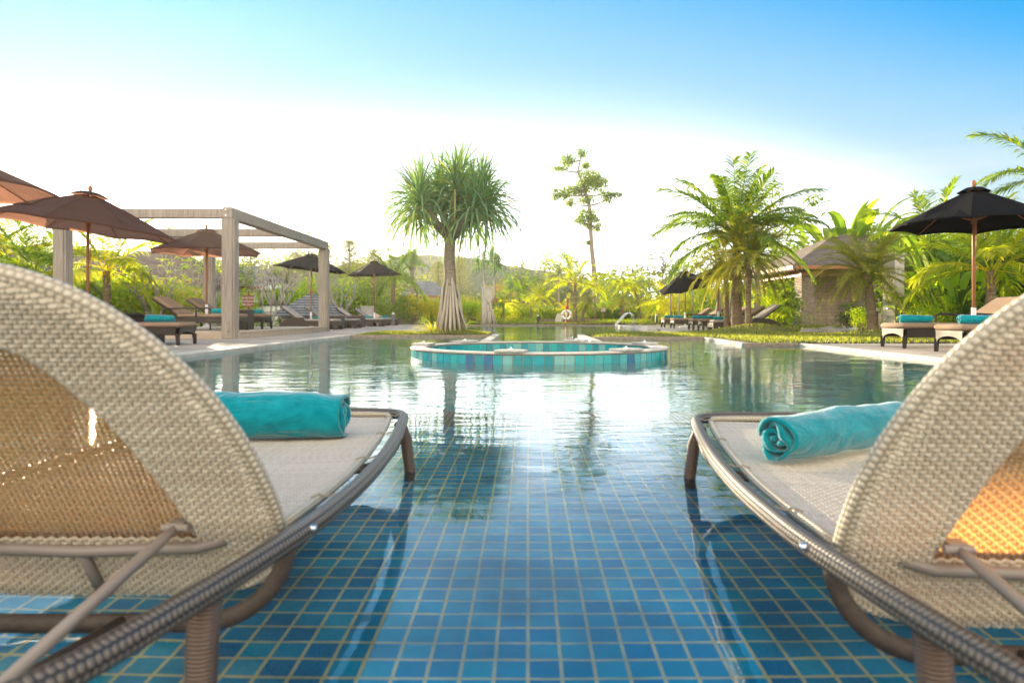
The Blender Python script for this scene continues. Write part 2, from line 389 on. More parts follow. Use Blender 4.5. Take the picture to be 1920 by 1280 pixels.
M['redbrown'] = noise_mat('red_brown_paint', (.26,.08,.055), (.32,.10,.07), 5, .6, .1)
M['dark'] = noise_mat('dark_coated_metal', (.03,.035,.035), (.05,.055,.055), 5, .5, .05)
M['bollard'] = noise_mat('grey_bollard', (.09,.11,.12), (.12,.14,.15), 5, .5, .1)
M['stone'] = noise_mat('pale_stone', (.40,.37,.33), (.58,.55,.50), 9, .9, .6, bscale=30, dist=.02)
M['rock'] = noise_mat('grey_rock', (.18,.16,.14), (.48,.43,.37), 4, .9, .9, bscale=9, dist=.08)
M['shingle'] = brick_mat('roof_shingle', (.13,.10,.08), (.20,.155,.12), (.05,.04,.03), .35, .16, .012, rough=.9, bump=.8, coord='UV', nscale=2, dist=.03)
M['shingle_grey'] = brick_mat('grey_roof_shingle', (.17,.18,.19), (.25,.26,.27), (.06,.06,.07), .4, .2, .015, rough=.9, bump=.8, coord='UV', nscale=2, dist=.03)
M['plaster'] = noise_mat('pale_plaster', (.55,.50,.43), (.64,.59,.52), 3, .9, .1)
M['block_wall'] = brick_mat('sandstone_blocks', (.58,.45,.34), (.70,.56,.43), (.36,.27,.20), .42, .16, .008, rough=.9, bump=.5, stretch=(R(90), 0, 0), nscale=4)
M['ledge_stone'] = brick_mat('stacked_stone', (.38,.30,.22), (.58,.48,.36), (.13,.10,.07), .13, .035, .006, rough=.95, bump=.9, stretch=(R(90), 0, 0), nscale=8, namt=.4, dist=.02)
M['bark'] = noise_mat('bark', (.20,.16,.12), (.34,.28,.22), 10, .95, .8, bscale=25, dist=.02, stretch=(1, 1, 2.5))
M['bark_palm'] = noise_mat('palm_bark', (.16,.11,.07), (.30,.22,.15), 6, .95, .9, bscale=9, dist=.04, stretch=(1, 1, 5))
M['bark_pale'] = noise_mat('pale_bark', (.27,.24,.20), (.42,.38,.33), 8, .9, .5, dist=.01)
M['root'] = noise_mat('prop_root', (.36,.31,.25), (.52,.46,.38), 9, .95, .6, dist=.01, stretch=(1, 1, .3))
L_ = leaf_mat
M['lf_pandan'] = L_('pandanus_leaf', (0.0825,0.158,0.095), (0.138,0.231,0.135), .34, (0.33,0.284,0.1))
M['lf_palm'] = L_('palm_leaflet', (0.0807,0.143,0.0236), (0.178,0.244,0.0354), .45, (0.356,0.285,0.0472))
M['lf_yellow'] = L_('yellow_palm_leaflet', (0.15,0.21,0.02), (0.33,0.33,0.03), .55, (0.46,0.36,0.04))
M['lf_date'] = L_('fine_palm_leaflet', (0.138,0.156,0.045), (0.25,0.228,0.06), .45, (0.4,0.288,0.08))
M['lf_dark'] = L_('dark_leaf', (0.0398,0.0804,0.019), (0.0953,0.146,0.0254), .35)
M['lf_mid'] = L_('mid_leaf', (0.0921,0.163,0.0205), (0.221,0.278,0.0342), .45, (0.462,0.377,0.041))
M['lf_bright'] = L_('bright_leaf', (0.144,0.238,0.0166), (0.324,0.382,0.0276), .55, (0.575,0.477,0.0415))
M['lf_gold'] = L_('golden_leaf', (0.242,0.275,0.025), (0.462,0.396,0.03), .55, (0.55,0.363,0.04))
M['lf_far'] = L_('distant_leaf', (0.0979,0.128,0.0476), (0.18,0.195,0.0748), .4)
M['lf_wispy'] = L_('needle_foliage', (0.13,0.156,0.078), (0.234,0.234,0.117), .45)
M['lf_red'] = L_('russet_leaf', (0.28,0.14,0.05), (0.38,0.22,0.08), .5)
M['grass'] = L_('grass_blade', (0.12,0.15,0.035), (0.22,0.215,0.06), .45)
M['flower'] = L_('small_flower', (0.5,0.45,0.3), (0.6,0.1,0.1), .4)
HAZE = 0.0006
# ------------------------------------------------------------------ the setting: ground, pool, water
GZ = 0.045                                               # land level, water is z = 0
POOL = [(-4.45,-4),(5.2,-4),(4.9,8),(4.9,12.3),(3.85,12.25),(4.0,15.5),(1.46,15.5),(1.46,18.5),(3.9,18.8),(3.9,21),(4.4,34.5),
        (2.0,35.6),(-1.5,35.3),(-3.6,35.6),(-3.3,19.2),(-.92,19.0),(-.92,17),(-4.45,17)]
def ground():
    outer = [(-420,-60),(420,-60),(420,700),(-420,700)]
    vo = [Vector((x,y,0)) for x,y in outer]; vi = [Vector((x,y,0)) for x,y in POOL]
    tris = tessellate_polygon([vo, vi]); V = [tuple(v) for v in vo+vi]
    mb = MB(); mb.add([(v[0],v[1],GZ-.012) for v in V], [tuple(t) for t in tris])
    o = mb.build('ground', M['soil']); tag(o, kind='structure')
    for p in o.data.polygons:
        if p.normal.z < 0: p.flip()
ground()
def sheet(name, poly, z, mat, th=.0):
    tr = tessellate_polygon([[Vector((x,y,0)) for x,y in poly]])
    mb = MB(); mb.add([(x,y,z) for x,y in poly], [tuple(t) for t in tr])
    o = mb.build(name, mat); tag(o, kind='structure')
    for p in o.data.polygons:
        if p.normal.z < 0: p.flip()
    return o
# pool shell
mb = MB(); n = len(POOL)
for i in range(n):
    a, b = POOL[i], POOL[(i+1) % n]
    mb.add([(a[0],a[1],-1.4),(b[0],b[1],-1.4),(b[0],b[1],GZ-.012),(a[0],a[1],GZ-.012)], [(0,1,2,3)])
tag(mb.build('pool_wall', M['deep_tile']), kind='structure')
sheet('pool_floor', [(-12,3.9),(12,3.9),(12,37),(-12,37)], -1.2, M['deep_tile'])
mb = MB(); mb.box((.375,-.22,-.70),(9.7,7.6,1.04)); tag(mb.build('pool_shelf', M['shelf_tile']), kind='structure')
mb = MB(); mb.box((.375,3.83,-.69),(9.7,.50,1.06)); tag(mb.build('pool_shelf_edge', M['edge_tile']), kind='structure')
sheet('water', POOL, 0.0, M['water'])
# paved decks and coping
sheet('deck_paving', [(-4.45,-4),(-4.45,17),(-4.45,19),(-3.3,19.2),(-3.6,35.6),(-4.6,37),(-9.6,37),(-9.6,-4)][::-1], GZ, M['deck'])
sheet('deck_paving', [(5.21,-4),(9.2,-4),(9.2,12.0),(8.4,12.3),(4.9,12.3),(4.9,8)], GZ, M['deck'])
sheet('deck_paving', [(3.9,21),(4.1,19.6),(7.6,19.4),(9.0,20.5),(9.0,35),(4.45,35),(4.4,34.5)], GZ, M['deck'])
sheet('garden_path', [(9.2,19.0),(12.5,24.5),(17,30.5),(21,31.5),(21,33),(15,33),(10.6,26.5),(8.7,20.6)], GZ+.004, M['deck'])
def strip(pts, w, z0, z1, name, mat, side=1):
    """coping: a low kerb along an open line, w wide to its side"""
    mb = MB()
    for a, b in zip(pts[:-1], pts[1:]):
        d = Vector((b[0]-a[0], b[1]-a[1], 0)); L = d.length; d.normalize(); nrm = Vector((-d.y, d.x, 0))*side
        c = Vector(((a[0]+b[0])/2, (a[1]+b[1])/2, 0))+nrm*(w/2)
        mb.box((c.x, c.y, (z0+z1)/2), (L, w, z1-z0), math.atan2(d.y, d.x), bev=.008)
    return tag(mb.build(name, mat), kind='structure')
strip([(-4.43,-4),(-4.43,16.98)], .30, -.03, GZ+.008, 'pool_coping', M['coping'])
strip([(5.18,-4),(4.88,8),(4.88,12.28)], .10, -.03, GZ+.006, 'pool_coping', M['coping'], -1)
strip([(3.985,15.48),(3.835,12.27)], .16, -.03, GZ+.008, 'pool_coping', M['coping'])
strip([(4.87,12.285),(3.86,12.235)], .10, -.03, GZ+.010, 'pool_coping', M['bark'], -1)
strip([(3.88,21.0),(4.38,34.5)], .16, -.03, GZ+.02, 'pool_coping', M['coping'], -1)
for q in ([(-4.43,16.985),(-.93,16.985)], [(1.48,15.485),(3.98,15.485)]): strip(q, .12, -.03, GZ+.012, 'pool_coping', M['bark'])
for q in ([(4.38,34.48),(2.0,35.58),(-1.5,35.28),(-3.58,35.58)], [(-3.58,35.5),(-3.28,19.2)], [(3.88,18.82),(3.88,21.0)]): strip(q, .14, -.03, GZ+.008, 'pool_coping', M['bark'], -1 if q[0][1] > 30 else 1)
for xx, y0, y1 in ((-.82, 13.0, 17.6), (1.33, 13.0, 17.4)):
    w = MB(); w.box((xx+.06*(1 if xx > 0 else -1)*0, (y0+y1)/2, -.5), (.19, y1-y0, 1.12), 0, .01)
    o = w.build('channel_wall', M['coping'])
    tag(o, 'low white stone wall running out to the round tub beside the %s grass island' % ('palm-rooted' if xx < 0 else 'rock-strewn'), 'low wall', 'low walls of the channel', 'structure')

# lawns as gently swelling sheets
def lawn(name, poly, h, mound=[], res=.35):
    xs = [p[0] for p in poly]; ys = [p[1] for p in poly]
    x0, x1, y0, y1 = min(xs), max(xs), min(ys), max(ys)
    nx = max(4, int((x1-x0)/res)); ny = max(4, int((y1-y0)/res))
    def inside(x, y):
        c = False; j = len(poly)-1
        for i in range(len(poly)):
            xi, yi = poly[i]; xj, yj = poly[j]
            if (yi > y) != (yj > y) and x < (xj-xi)*(y-yi)/(yj-yi)+xi: c = not c
            j = i
        return c
    def dist(x, y):
        b = 9
        for i in range(len(poly)):
            a = poly[i]; q = poly[(i+1) % len(poly)]
            dx, dy = q[0]-a[0], q[1]-a[1]; t = max(0, min(1, ((x-a[0])*dx+(y-a[1])*dy)/(dx*dx+dy*dy+1e-9)))
            b = min(b, math.hypot(x-a[0]-t*dx, y-a[1]-t*dy))
        return b
    def height(x, y):
        z = GZ+h*(1-math.exp(-dist(x, y)/.35))
        for mx_, my_, mr_, mh_ in mound: z += mh_*math.exp(-((x-mx_)**2+(y-my_)**2)/mr_**2)
        return z
    V = []; idx = {}; Fc = []
    for j in range(ny+1):
        for i in range(nx+1):
            x = x0+(x1-x0)*i/nx; y = y0+(y1-y0)*j/ny
            if inside(x, y): idx[i, j] = len(V); V.append((x, y, height(x, y)))
    for j in range(ny):
        for i in range(nx):
            q = [(i,j),(i+1,j),(i+1,j+1),(i,j+1)]
            if all(k in idx for k in q): Fc.append([idx[k] for k in q])
    mb = MB(); mb.add(V, Fc); o = mb.build(name, M['lawn'], smooth=True); tag(o, kind='structure')
    return inside, height
GR = MB(); grng = random.Random(5)
def blades(inside, height, box, n, hh=.05):
    x0, x1, y0, y1 = box; k = 0
    while k < n:
        x = grng.uniform(x0, x1); y = grng.uniform(y0, y1)
        k += 1
        if not inside(x, y): continue
        z = height(x, y)-.005; a = grng.uniform(0, 6.28); h = hh*grng.uniform(.5, 1.3); w = .006+.0005*y
        lx, ly = grng.uniform(-.6, .6)*h, grng.uniform(-.6, .6)*h
        GR.add([(x-w*math.cos(a), y-w*math.sin(a), z), (x+w*math.cos(a), y+w*math.sin(a), z), (x+lx, y+ly, z+h)], [(0,1,2)])
ISL = [(-4.35,17.15),(-1.02,17.15),(-1.02,18.95),(-3.2,19.1),(-3.5,20.5),(-4.4,20.2)]
i1, h1 = lawn('lawn', ISL, .03, [(-2.03,17.9,.7,.10)], .12); blades(i1, h1, (-4.4,-1,17,20.5), 9000, .05)
PEN = [(1.55,15.65),(4.1,15.65),(4.3,15.4),(4.25,12.4),(8.5,12.45),(12,12.6),(15,17),(11,19),(8.6,20.2),(7.5,19.3),(4.2,19.4),(3.9,18.7),(1.55,18.4)]
i2, h2 = lawn('lawn', PEN, .035, [(5.9,18.4,.9,.16),(6.6,18.6,.8,.12),(8.1,15.9,.7,.12),(2.9,17,.8,.03)], .16)
blades(i2, h2, (1.5,12,12.4,20), 30000, .05)
BK = [(9.4,21.5),(12.0,26.5),(14.5,31),(11,33),(9.2,30)]
i3, h3 = lawn('lawn', BK, .05, [], .4); blades(i3, h3, (9,15,21,33), 6000, .07)
FARL = [(-3.3,36.0),(4.2,35.4),(9,36),(14,38),(16,44),(-6,44),(-5.2,38)]
i4, h4 = lawn('lawn', FARL, .06, [(5,39,2,.1)], .5); blades(i4, h4, (-5,15,35.6,43), 12000, .08)
RB = [(9.3,4),(15,4),(15,12),(12.2,12.4),(9.3,12)]
i5, h5 = lawn('lawn', RB, .03, [], .4); blades(i5, h5, (9.2,13,7,12.4), 5000, .05)
tag(GR.build('grass', M['grass']), kind='stuff', label='short sunlit grass on the lawns round the pool', cat='grass')

# hill and far wood
def hill():
    mb = MB(); nx, ny = 90, 24; rg = random.Random(3); V = []; Fc = []
    ph = [(rg.uniform(.02,.09), rg.uniform(.02,.09), rg.uniform(0,6), rg.uniform(.4,1)) for _ in range(14)]
    for j in range(ny+1):
        for i in range(nx+1):
            x = -180+275*i/nx; y = 140+95*j/ny
            e = math.sin(math.pi*j/ny)**.6
            X_ = x/.43; Y_ = y/.43
            z = 36*math.exp(-((X_+75)/85)**2)+16*math.exp(-((X_-10)/60)**2)+2*math.exp(-((X_+240)/120)**2)+6*math.exp(-((X_-120)/60)**2)
            for a, b, p, s in ph: z += s*1.1*math.sin(a*X_+b*Y_+p)*math.cos(.07*X_+p*2)
            z *= .43
            V.append((x, y, max(-2, z*e+rg.uniform(-.35,.5)-.3)))
    for j in range(ny):
        for i in range(nx):
            a = j*(nx+1)+i; Fc.append((a, a+1, a+nx+2, a+nx+1))
    mb.add(V, Fc)
    o = mb.build('hill', noise_mat('forested_hill', (.025,.055,.025), (.06,.10,.045), .12, .95, .9, bscale=.5, dist=2), smooth=True); tag(o, kind='structure')
hill()

# ------------------------------------------------------------------ the two woven loungers in the water
ZB = 0.18                                                # water depth on the shelf; local z = world z + ZB
def wprof(Y):
    T = [(.58,.20),(.62,.255),(.70,.295),(.83,.325),(.96,.350),(1.19,.388),(1.40,.402),(1.56,.405),(1.80,.395),(2.04,.375),(2.30,.345),(2.46,.322),(2.53,.300),(2.57,.26),(2.585,.2)]
    if Y <= T[0][0]: return T[0][1]
    for (a, wa), (b, wb) in zip(T[:-1], T[1:]):
        if Y <= b: return wa+(wb-wa)*(Y-a)/(b-a)
    return T[-1][1]
YC = 1.6
def smooth_closed(pts, it=2):
    for _ in range(it):
        q = []
        for i in range(len(pts)):
            a, b = Vector(pts[i]), Vector(pts[(i+1) % len(pts)])
            q += [a*.75+b*.25, a*.25+b*.75]
        pts = q
    return pts
def weave(mb, mask, surf, u0, u1, v0, v1, pu, pv, wu, wv, amp, bul, sub=2, step=1.0):
    """strands along u (spaced pv) and along v (spaced pu), over and under; surf(u, v, h) gives the point at height h over the sheet"""
    nu = int((u1-u0)/pu); nv = int((v1-v0)/pv)
    def strand(along_u, k, count):
        segs = []; cur = []
        for q in range(count*sub+1):
            t = q/sub
            if along_u: u = u0+pu*t; v = v0+pv*(k+.5)
            else: v = v0+pv*t; u = u0+pu*(k+.5)
            if mask(u, v):
                ph = math.cos(math.pi*(t-.5))*(1 if k % 2 else -1)*(1 if along_u else -1)
                cur.append((u, v, ph*amp))
            else:
                if len(cur) > 1: segs.append(cur)
                cur = []
        if len(cur) > 1: segs.append(cur)
        for sg in segs:
            V = []; Fc = []
            for (u, v, h) in sg:
                for s, hh in ((-1, -bul), (-.5, bul*.4), (0, bul), (.5, bul*.4), (1, -bul)) if bul > .0008 else ((-1, -bul), (0, bul), (1, -bul)):
                    V.append(surf(u, v+s*wv/2, h+hh) if along_u else surf(u+s*wu/2, v, h+hh))
            m = 5 if bul > .0008 else 3
            for i in range(len(sg)-1):
                for s in range(m-1): a = i*m+s; Fc.append((a, a+1, a+m+1, a+m))
            mb.add(V, Fc)
    for k in range(nv): strand(True, k, nu)
    for k in range(nu): strand(False, k, nv)
TH = R(59); SZ = .20; PY = 1.2                            # backrest tilt, hinge height and depth
UPV = Vector((0, -math.cos(TH), math.sin(TH))); NB = Vector((0, -math.sin(TH), -math.cos(TH)))   # up the backrest, out of its back
def bk(x, r, off=0):
    """point on the backrest: x across, r up its slope, off behind its front sheet"""
    bow = -.02*(1-min(1, abs(x)/.34)**2)                  # front slightly hollow
    p = Vector((x, PY-YC, SZ+ZB))+UPV*r+NB*(off+bow*0)
    return (p.x, p.y, p.z)
def ell(x, r):
    if r >= 0: return math.sqrt((x/.34)**2+(r/.507)**2)
    return (abs(x/.34)**3.5+abs(r/.170)**3.5)**(1/3.5)
HOLE = [(-.010,.203),(.0,.202),(.0736,.186),(.1775,.155),(.26,.124),(.336,.078),(.375,.045),(.398,0)]
def inhole(x, r, m=0):
    if r < HOLE[0][0]+m or r > .398-m: return False
    for (a, wa), (b, wb) in zip(HOLE[:-1], HOLE[1:]):
        if r <= b: return abs(x) < wa+(wb-wa)*(r-a)/(b-a)-m
    return False
def make_pool_lounger():
    root = thing('woven_lounger', 'x', 'lounger')
    # seat sheet
    mb = MB()
    inner = lambda x, y: abs(x) < wprof(y+YC)-.052 and 1.225-YC < y < 2.545-YC
    sag = lambda x, y: -.012*(1-(x/.38)**2)
    weave(mb, inner, lambda x, y, h: (x, y, SZ-.012+ZB+sag(x, y)+h), -.36, .36, 1.2-YC, 2.56-YC, .0105, .0105, .0078, .0078, .0013, .0010)
    mb.build('seat_sheet', M['strand_seat'], root, smooth=True)
    # inner tube the sheet is laced on, and the lacing knots
    mb = MB(); pts = []
    ys = [1.20+.07*k for k in range(20)]
    R_ = [(wprof(y)-.05, y-YC, SZ-.010+ZB) for y in ys if y < 2.54]
    pts = R_+[(.18, 2.545-YC, SZ-.010+ZB), (0, 2.548-YC, SZ-.010+ZB), (-.18, 2.545-YC, SZ-.010+ZB)]+[(-a, b, c) for a, b, c in reversed(R_)]
    mb.tube(pts, .0095, 8); sf = mb.build('seat_frame', M['edge_wrap'], root, smooth=True)
    for k in range(4):
        for s in (-1, 1):
            y = 1.36+.36*k; w = wprof(y)
            if y > 2.5: continue
            kb = MB(); kb.tube([(s*(w-.062), y-YC, SZ+ZB-.004), (s*(w-.045), y-YC+.004, SZ+ZB+.002), (s*(w-.03), y-YC, SZ+ZB-.002), (s*(w-.012), y-YC+.003, SZ+ZB+.004)], .0021, 6)
            kb.build('tie', M['edge_wrap'], sf, smooth=True)
    # outer rail
    ys = [.58,.60,.64,.70,.80,.92,1.05,1.2,1.35,1.5,1.65,1.8,1.95,2.1,2.25,2.38,2.46,2.52,2.56]
    rs = [(wprof(y), y-YC, SZ-.01+ZB) for y in ys]
    pts = rs+[(.12, 2.595-YC, SZ-.01+ZB), (-.12, 2.595-YC, SZ-.01+ZB)]+[(-a, b, c) for a, b, c in reversed(rs)]+[(-.1, .565-YC, SZ-.01+ZB), (.1, .565-YC, SZ-.01+ZB)]
    pts = smooth_closed(pts, 2)
    mb = MB(); mb.tube(pts, .0182, 16, closed=True); mb.build('side_rail', M['rail'], root, smooth=True)
    # legs
    for s in (-1, 1):
        for y, spl, dy in ((.93, .0, -.03), (2.40, .03, .06)):
            w = wprof(y)-.012
            P = [(s*w, y-YC, SZ-.02+ZB), (s*(w+spl*.6), y-YC+dy*.4, SZ-.08+ZB), (s*(w+spl), y-YC+dy*.8, ZB-.02), (s*(w+spl*.8), y-YC+dy, 0)]
            mb = MB(); mb.tube(P, [.021, .021, .020, .018], 12); mb.build('leg', M['leg_wrap'], root, smooth=True)
    # hanging cross stretchers
    for y0 in (1.13, 2.22):
        w = wprof(y0); P = []
        for k in range(9):
            a = math.pi/2*k/8; P.append((-(w-.005)+.13*(1-math.cos(a)), y0-YC-.03*math.sin(a), SZ-.02+ZB-.115*math.sin(a)))
        P = P+[(0, y0-YC-.03, SZ+ZB-.137)]+[(-a, b, c) for a, b, c in reversed(P)]
        mb = MB(); mb.tube(P, .015, 10); mb.build('stretcher', M['leg_wrap'] if y0 > 2 else M['rattan_far'], root, smooth=True)
    mb = MB()
    for s in (-1, 1): mb.tube([(s*.12, 1.10-YC, ZB+.065), (s*.10, .9-YC, ZB+.075), (s*.10, .62-YC, ZB+.12), (s*.11, .575-YC, ZB+.185)], .013, 8)
    mb.build('ratchet_rail', M['rattan_far'], root, smooth=True)
    # backrest
    bkr = thing('backrest', None, None); bkr.parent = root
    T = .034
    def offs(x, r):
        d = (1-ell(x, r))*.36
        o = T*math.sqrt(max(0, 1-(1-min(1, max(0, d)/.022))**2))
        # dips towards the opening
        return o
    mb = MB()
    weave(mb, lambda x, r: ell(x, r) < .985 and not inhole(x, r) and r > -.158, lambda x, r, h: bk(x, r, offs(x, r)+h),
          -.34, .34, -.2, .51, .0098, .0080, .0044, .0088, .0024, .0016, sub=4)
    mb.build('border', M['strand_band'], bkr, smooth=True)
    mb = MB()
    weave(mb, lambda x, r: ell(x, r) < .975 and r > -.155, lambda x, r, h: bk(x, r, h-.001), -.34, .34, -.2, .51, .0100, .0086, .0062, .0062, .0016, .0013)
    mb.build('panel', M['strand_back'], bkr, smooth=True)
    # rounded outer edge
    P = []
    for k in range(72):
        a = 2*math.pi*k/72; x, r = .34*math.cos(a), (.507 if math.sin(a) >= 0 else .162)*math.sin(a)
        if math.sin(a) < 0: q = (abs(math.cos(a))**3.5+abs(math.sin(a))**3.5)**(1/3.5); x = .34*math.cos(a)/q; r = .162*math.sin(a)/q
        P.append(bk(x*.985, r*.985, T*.42))
    mb = MB(); mb.tube(P, .0145, 12, closed=True); mb.build('edge_roll', M['edge_wrap'], bkr, smooth=True)
    # lip of the opening
    P = [bk(w*1.02, r, T-.012) for r, w in HOLE]+[bk(-w*1.02, r, T-.012) for r, w in reversed(HOLE[:-1])]
    mb = MB(); mb.tube(P, .0125, 10, closed=False); mb.build('opening_lip', M['strand_band'], bkr, smooth=True)
    # metal crossbar and stub behind
    mb = MB(); mb.tube([bk(-.25, -.018, .026), bk(-.2, -.022, .042), bk(0, -.026, .046), bk(.2, -.022, .042), bk(.25, -.018, .026)], .0105, 10)
    mb.tube([bk(0, -.02, .044), bk(0, -.145, .042)], .009, 8)
    mb.build('crossbar', M['metal_brown'], bkr, smooth=True)
    # stays holding the backrest up
    for s in (-1, 1):
        mb = MB(); a = Vector(bk(s*.178, .030, .045)); b = Vector((s*.105, .74-YC, ZB+.075))
        mb.tube([a, a+(b-a)*.07, b], [.006, .0095, .0095], 10)
        st = mb.build('stay', M['metal_brown'], root, smooth=True)
        kb = MB(); kb.tube([a+Vector((-.022, 0, 0)), a+Vector((.022, 0, 0))], .007, 10); kb.box(tuple(a+Vector((0, .012, .006))), (.028, .03, .006))
        kb.build('bracket', M['metal_brown'], st)
    for s in (-1, 1):
        kb = MB(); w = wprof(1.16); kb.tube([(s*(w-.01), 1.17-YC, SZ+ZB-.005), (s*(w+.024), 1.17-YC, SZ+ZB-.005)], .006, 8); kb.build('pivot_bolt', M['steel'], root, smooth=True)
    return root
lounger = make_pool_lounger()
lounger.location = (-.77, YC, -ZB)
lounger['label'] = 'pale woven rattan lounger in the shallow water, its towel laid square across the seat'
l2 = copy_tree(lounger); l2.location = (.858, YC-.115, -ZB); l2.rotation_euler = (0, 0, R(-3.0))
for c in l2.children:                                    # its backrest stands a notch steeper
    if c.name.startswith('backrest'):
        pv = Vector((0, PY-YC, SZ+ZB)); c.matrix_basis = Matrix.Translation(pv) @ Matrix.Rotation(R(-4), 4, 'X') @ Matrix.Translation(-pv)
l2['label'] = 'woven lounger in the shallow water with orange back panel and a slanting towel roll'
for o in (lounger, l2): o['group'] = 'woven loungers standing in the pool'; o['category'] = 'lounger'

# ------------------------------------------------------------------ rolled towels
def towel_mesh(Lh, Rr, turns=3.6, seg=26, nl=26, seed=1, wob=1.0, mat='towel'):
    rg = random.Random(seed); mb = MB()
    th = Rr/(turns+.35)*.80; N = int(turns*seg)
    P1 = [rg.uniform(0, 6) for _ in range(6)]
    def cen(t, l):
        """spiral point at turn fraction t (0 inner..1 outer), l along"""
        a = 2*math.pi*turns*t+1.2
        r = (.10+.90*t)*(Rr-th/2)
        e = (abs(l)/(Lh/2))**6
        w = wob*.05*Rr*(math.sin(a*2.3+P1[0]+l*9)+.7*math.sin(a*3.7+P1[1]-l*14))*(.25+.75*e)*(1 if t < .82 else .35)
        r += w
        x = r*math.cos(a); z = r*math.sin(a)
        return x, z, a
    V = []; Fc = []
    for j in range(nl+1):
        s = j/nl*2-1; l = Lh/2*(math.copysign(abs(s)**.75, s))
        for k in range(N+1):
            t = k/N; x, z, a = cen(t, l)
            e = (abs(l)/(Lh/2))**10
            el = l+wob*.008*math.sin(a*1.7+P1[2])*e+math.copysign(.010*e*(t-.5), l)*(-1)
            taper = 1-.45*e*.5
            for sg in (1, -1):
                r = math.hypot(x, z); q = (r+sg*th/2*taper)/max(r, 1e-6)
                zz = z*q; xx = x*q
                if zz < -.80*Rr: zz = -.80*Rr+(zz+.80*Rr)*.25
                wr = .02*Rr*math.sin(l*27+a*2+P1[3])+.035*Rr*math.sin(l*11+a*1.0+P1[4])+.02*Rr*math.sin(l*47+P1[5])
                V.append((xx, el, zz+wr*(sg > 0)*wob))
    W = (N+1)*2
    for j in range(nl):
        for k in range(N):
            a = j*W+k*2
            Fc.append((a, a+2, a+W+2, a+W)); Fc.append((a+1, a+W+1, a+W+3, a+3))
        a = j*W; Fc.append((a, a+W, a+W+1, a+1)); a = j*W+N*2; Fc.append((a, a+1, a+W+1, a+W))
    for j, fl in ((0, 0), (nl, 1)):
        for k in range(N):
            a = j*W+k*2; q = (a, a+1, a+3, a+2); Fc.append(q if not fl else q[::-1])
    mb.add(V, Fc)
    return mb
mb = towel_mesh(.52, .078, seed=4, nl=40)
o = mb.build('rolled_towel', M['towel'], smooth=True); o.location = (-.825, 2.10, SZ-.012+.065); o.rotation_euler = (R(1.2), 0, R(95))
tag(o, 'large turquoise towel roll lying square across the seat of a pool lounger', 'towel', 'rolled turquoise towels')
mb = towel_mesh(.62, .065, seed=9, turns=3.3, wob=1.5, nl=44)
o = mb.build('rolled_towel', M['towel'], smooth=True); o.location = (.885, 1.885, SZ-.012+.055); o.rotation_euler = (0, 0, R(-58))
tag(o, 'large turquoise towel roll showing its spiral end, lying slantwise on a pool lounger', 'towel', 'rolled turquoise towels')

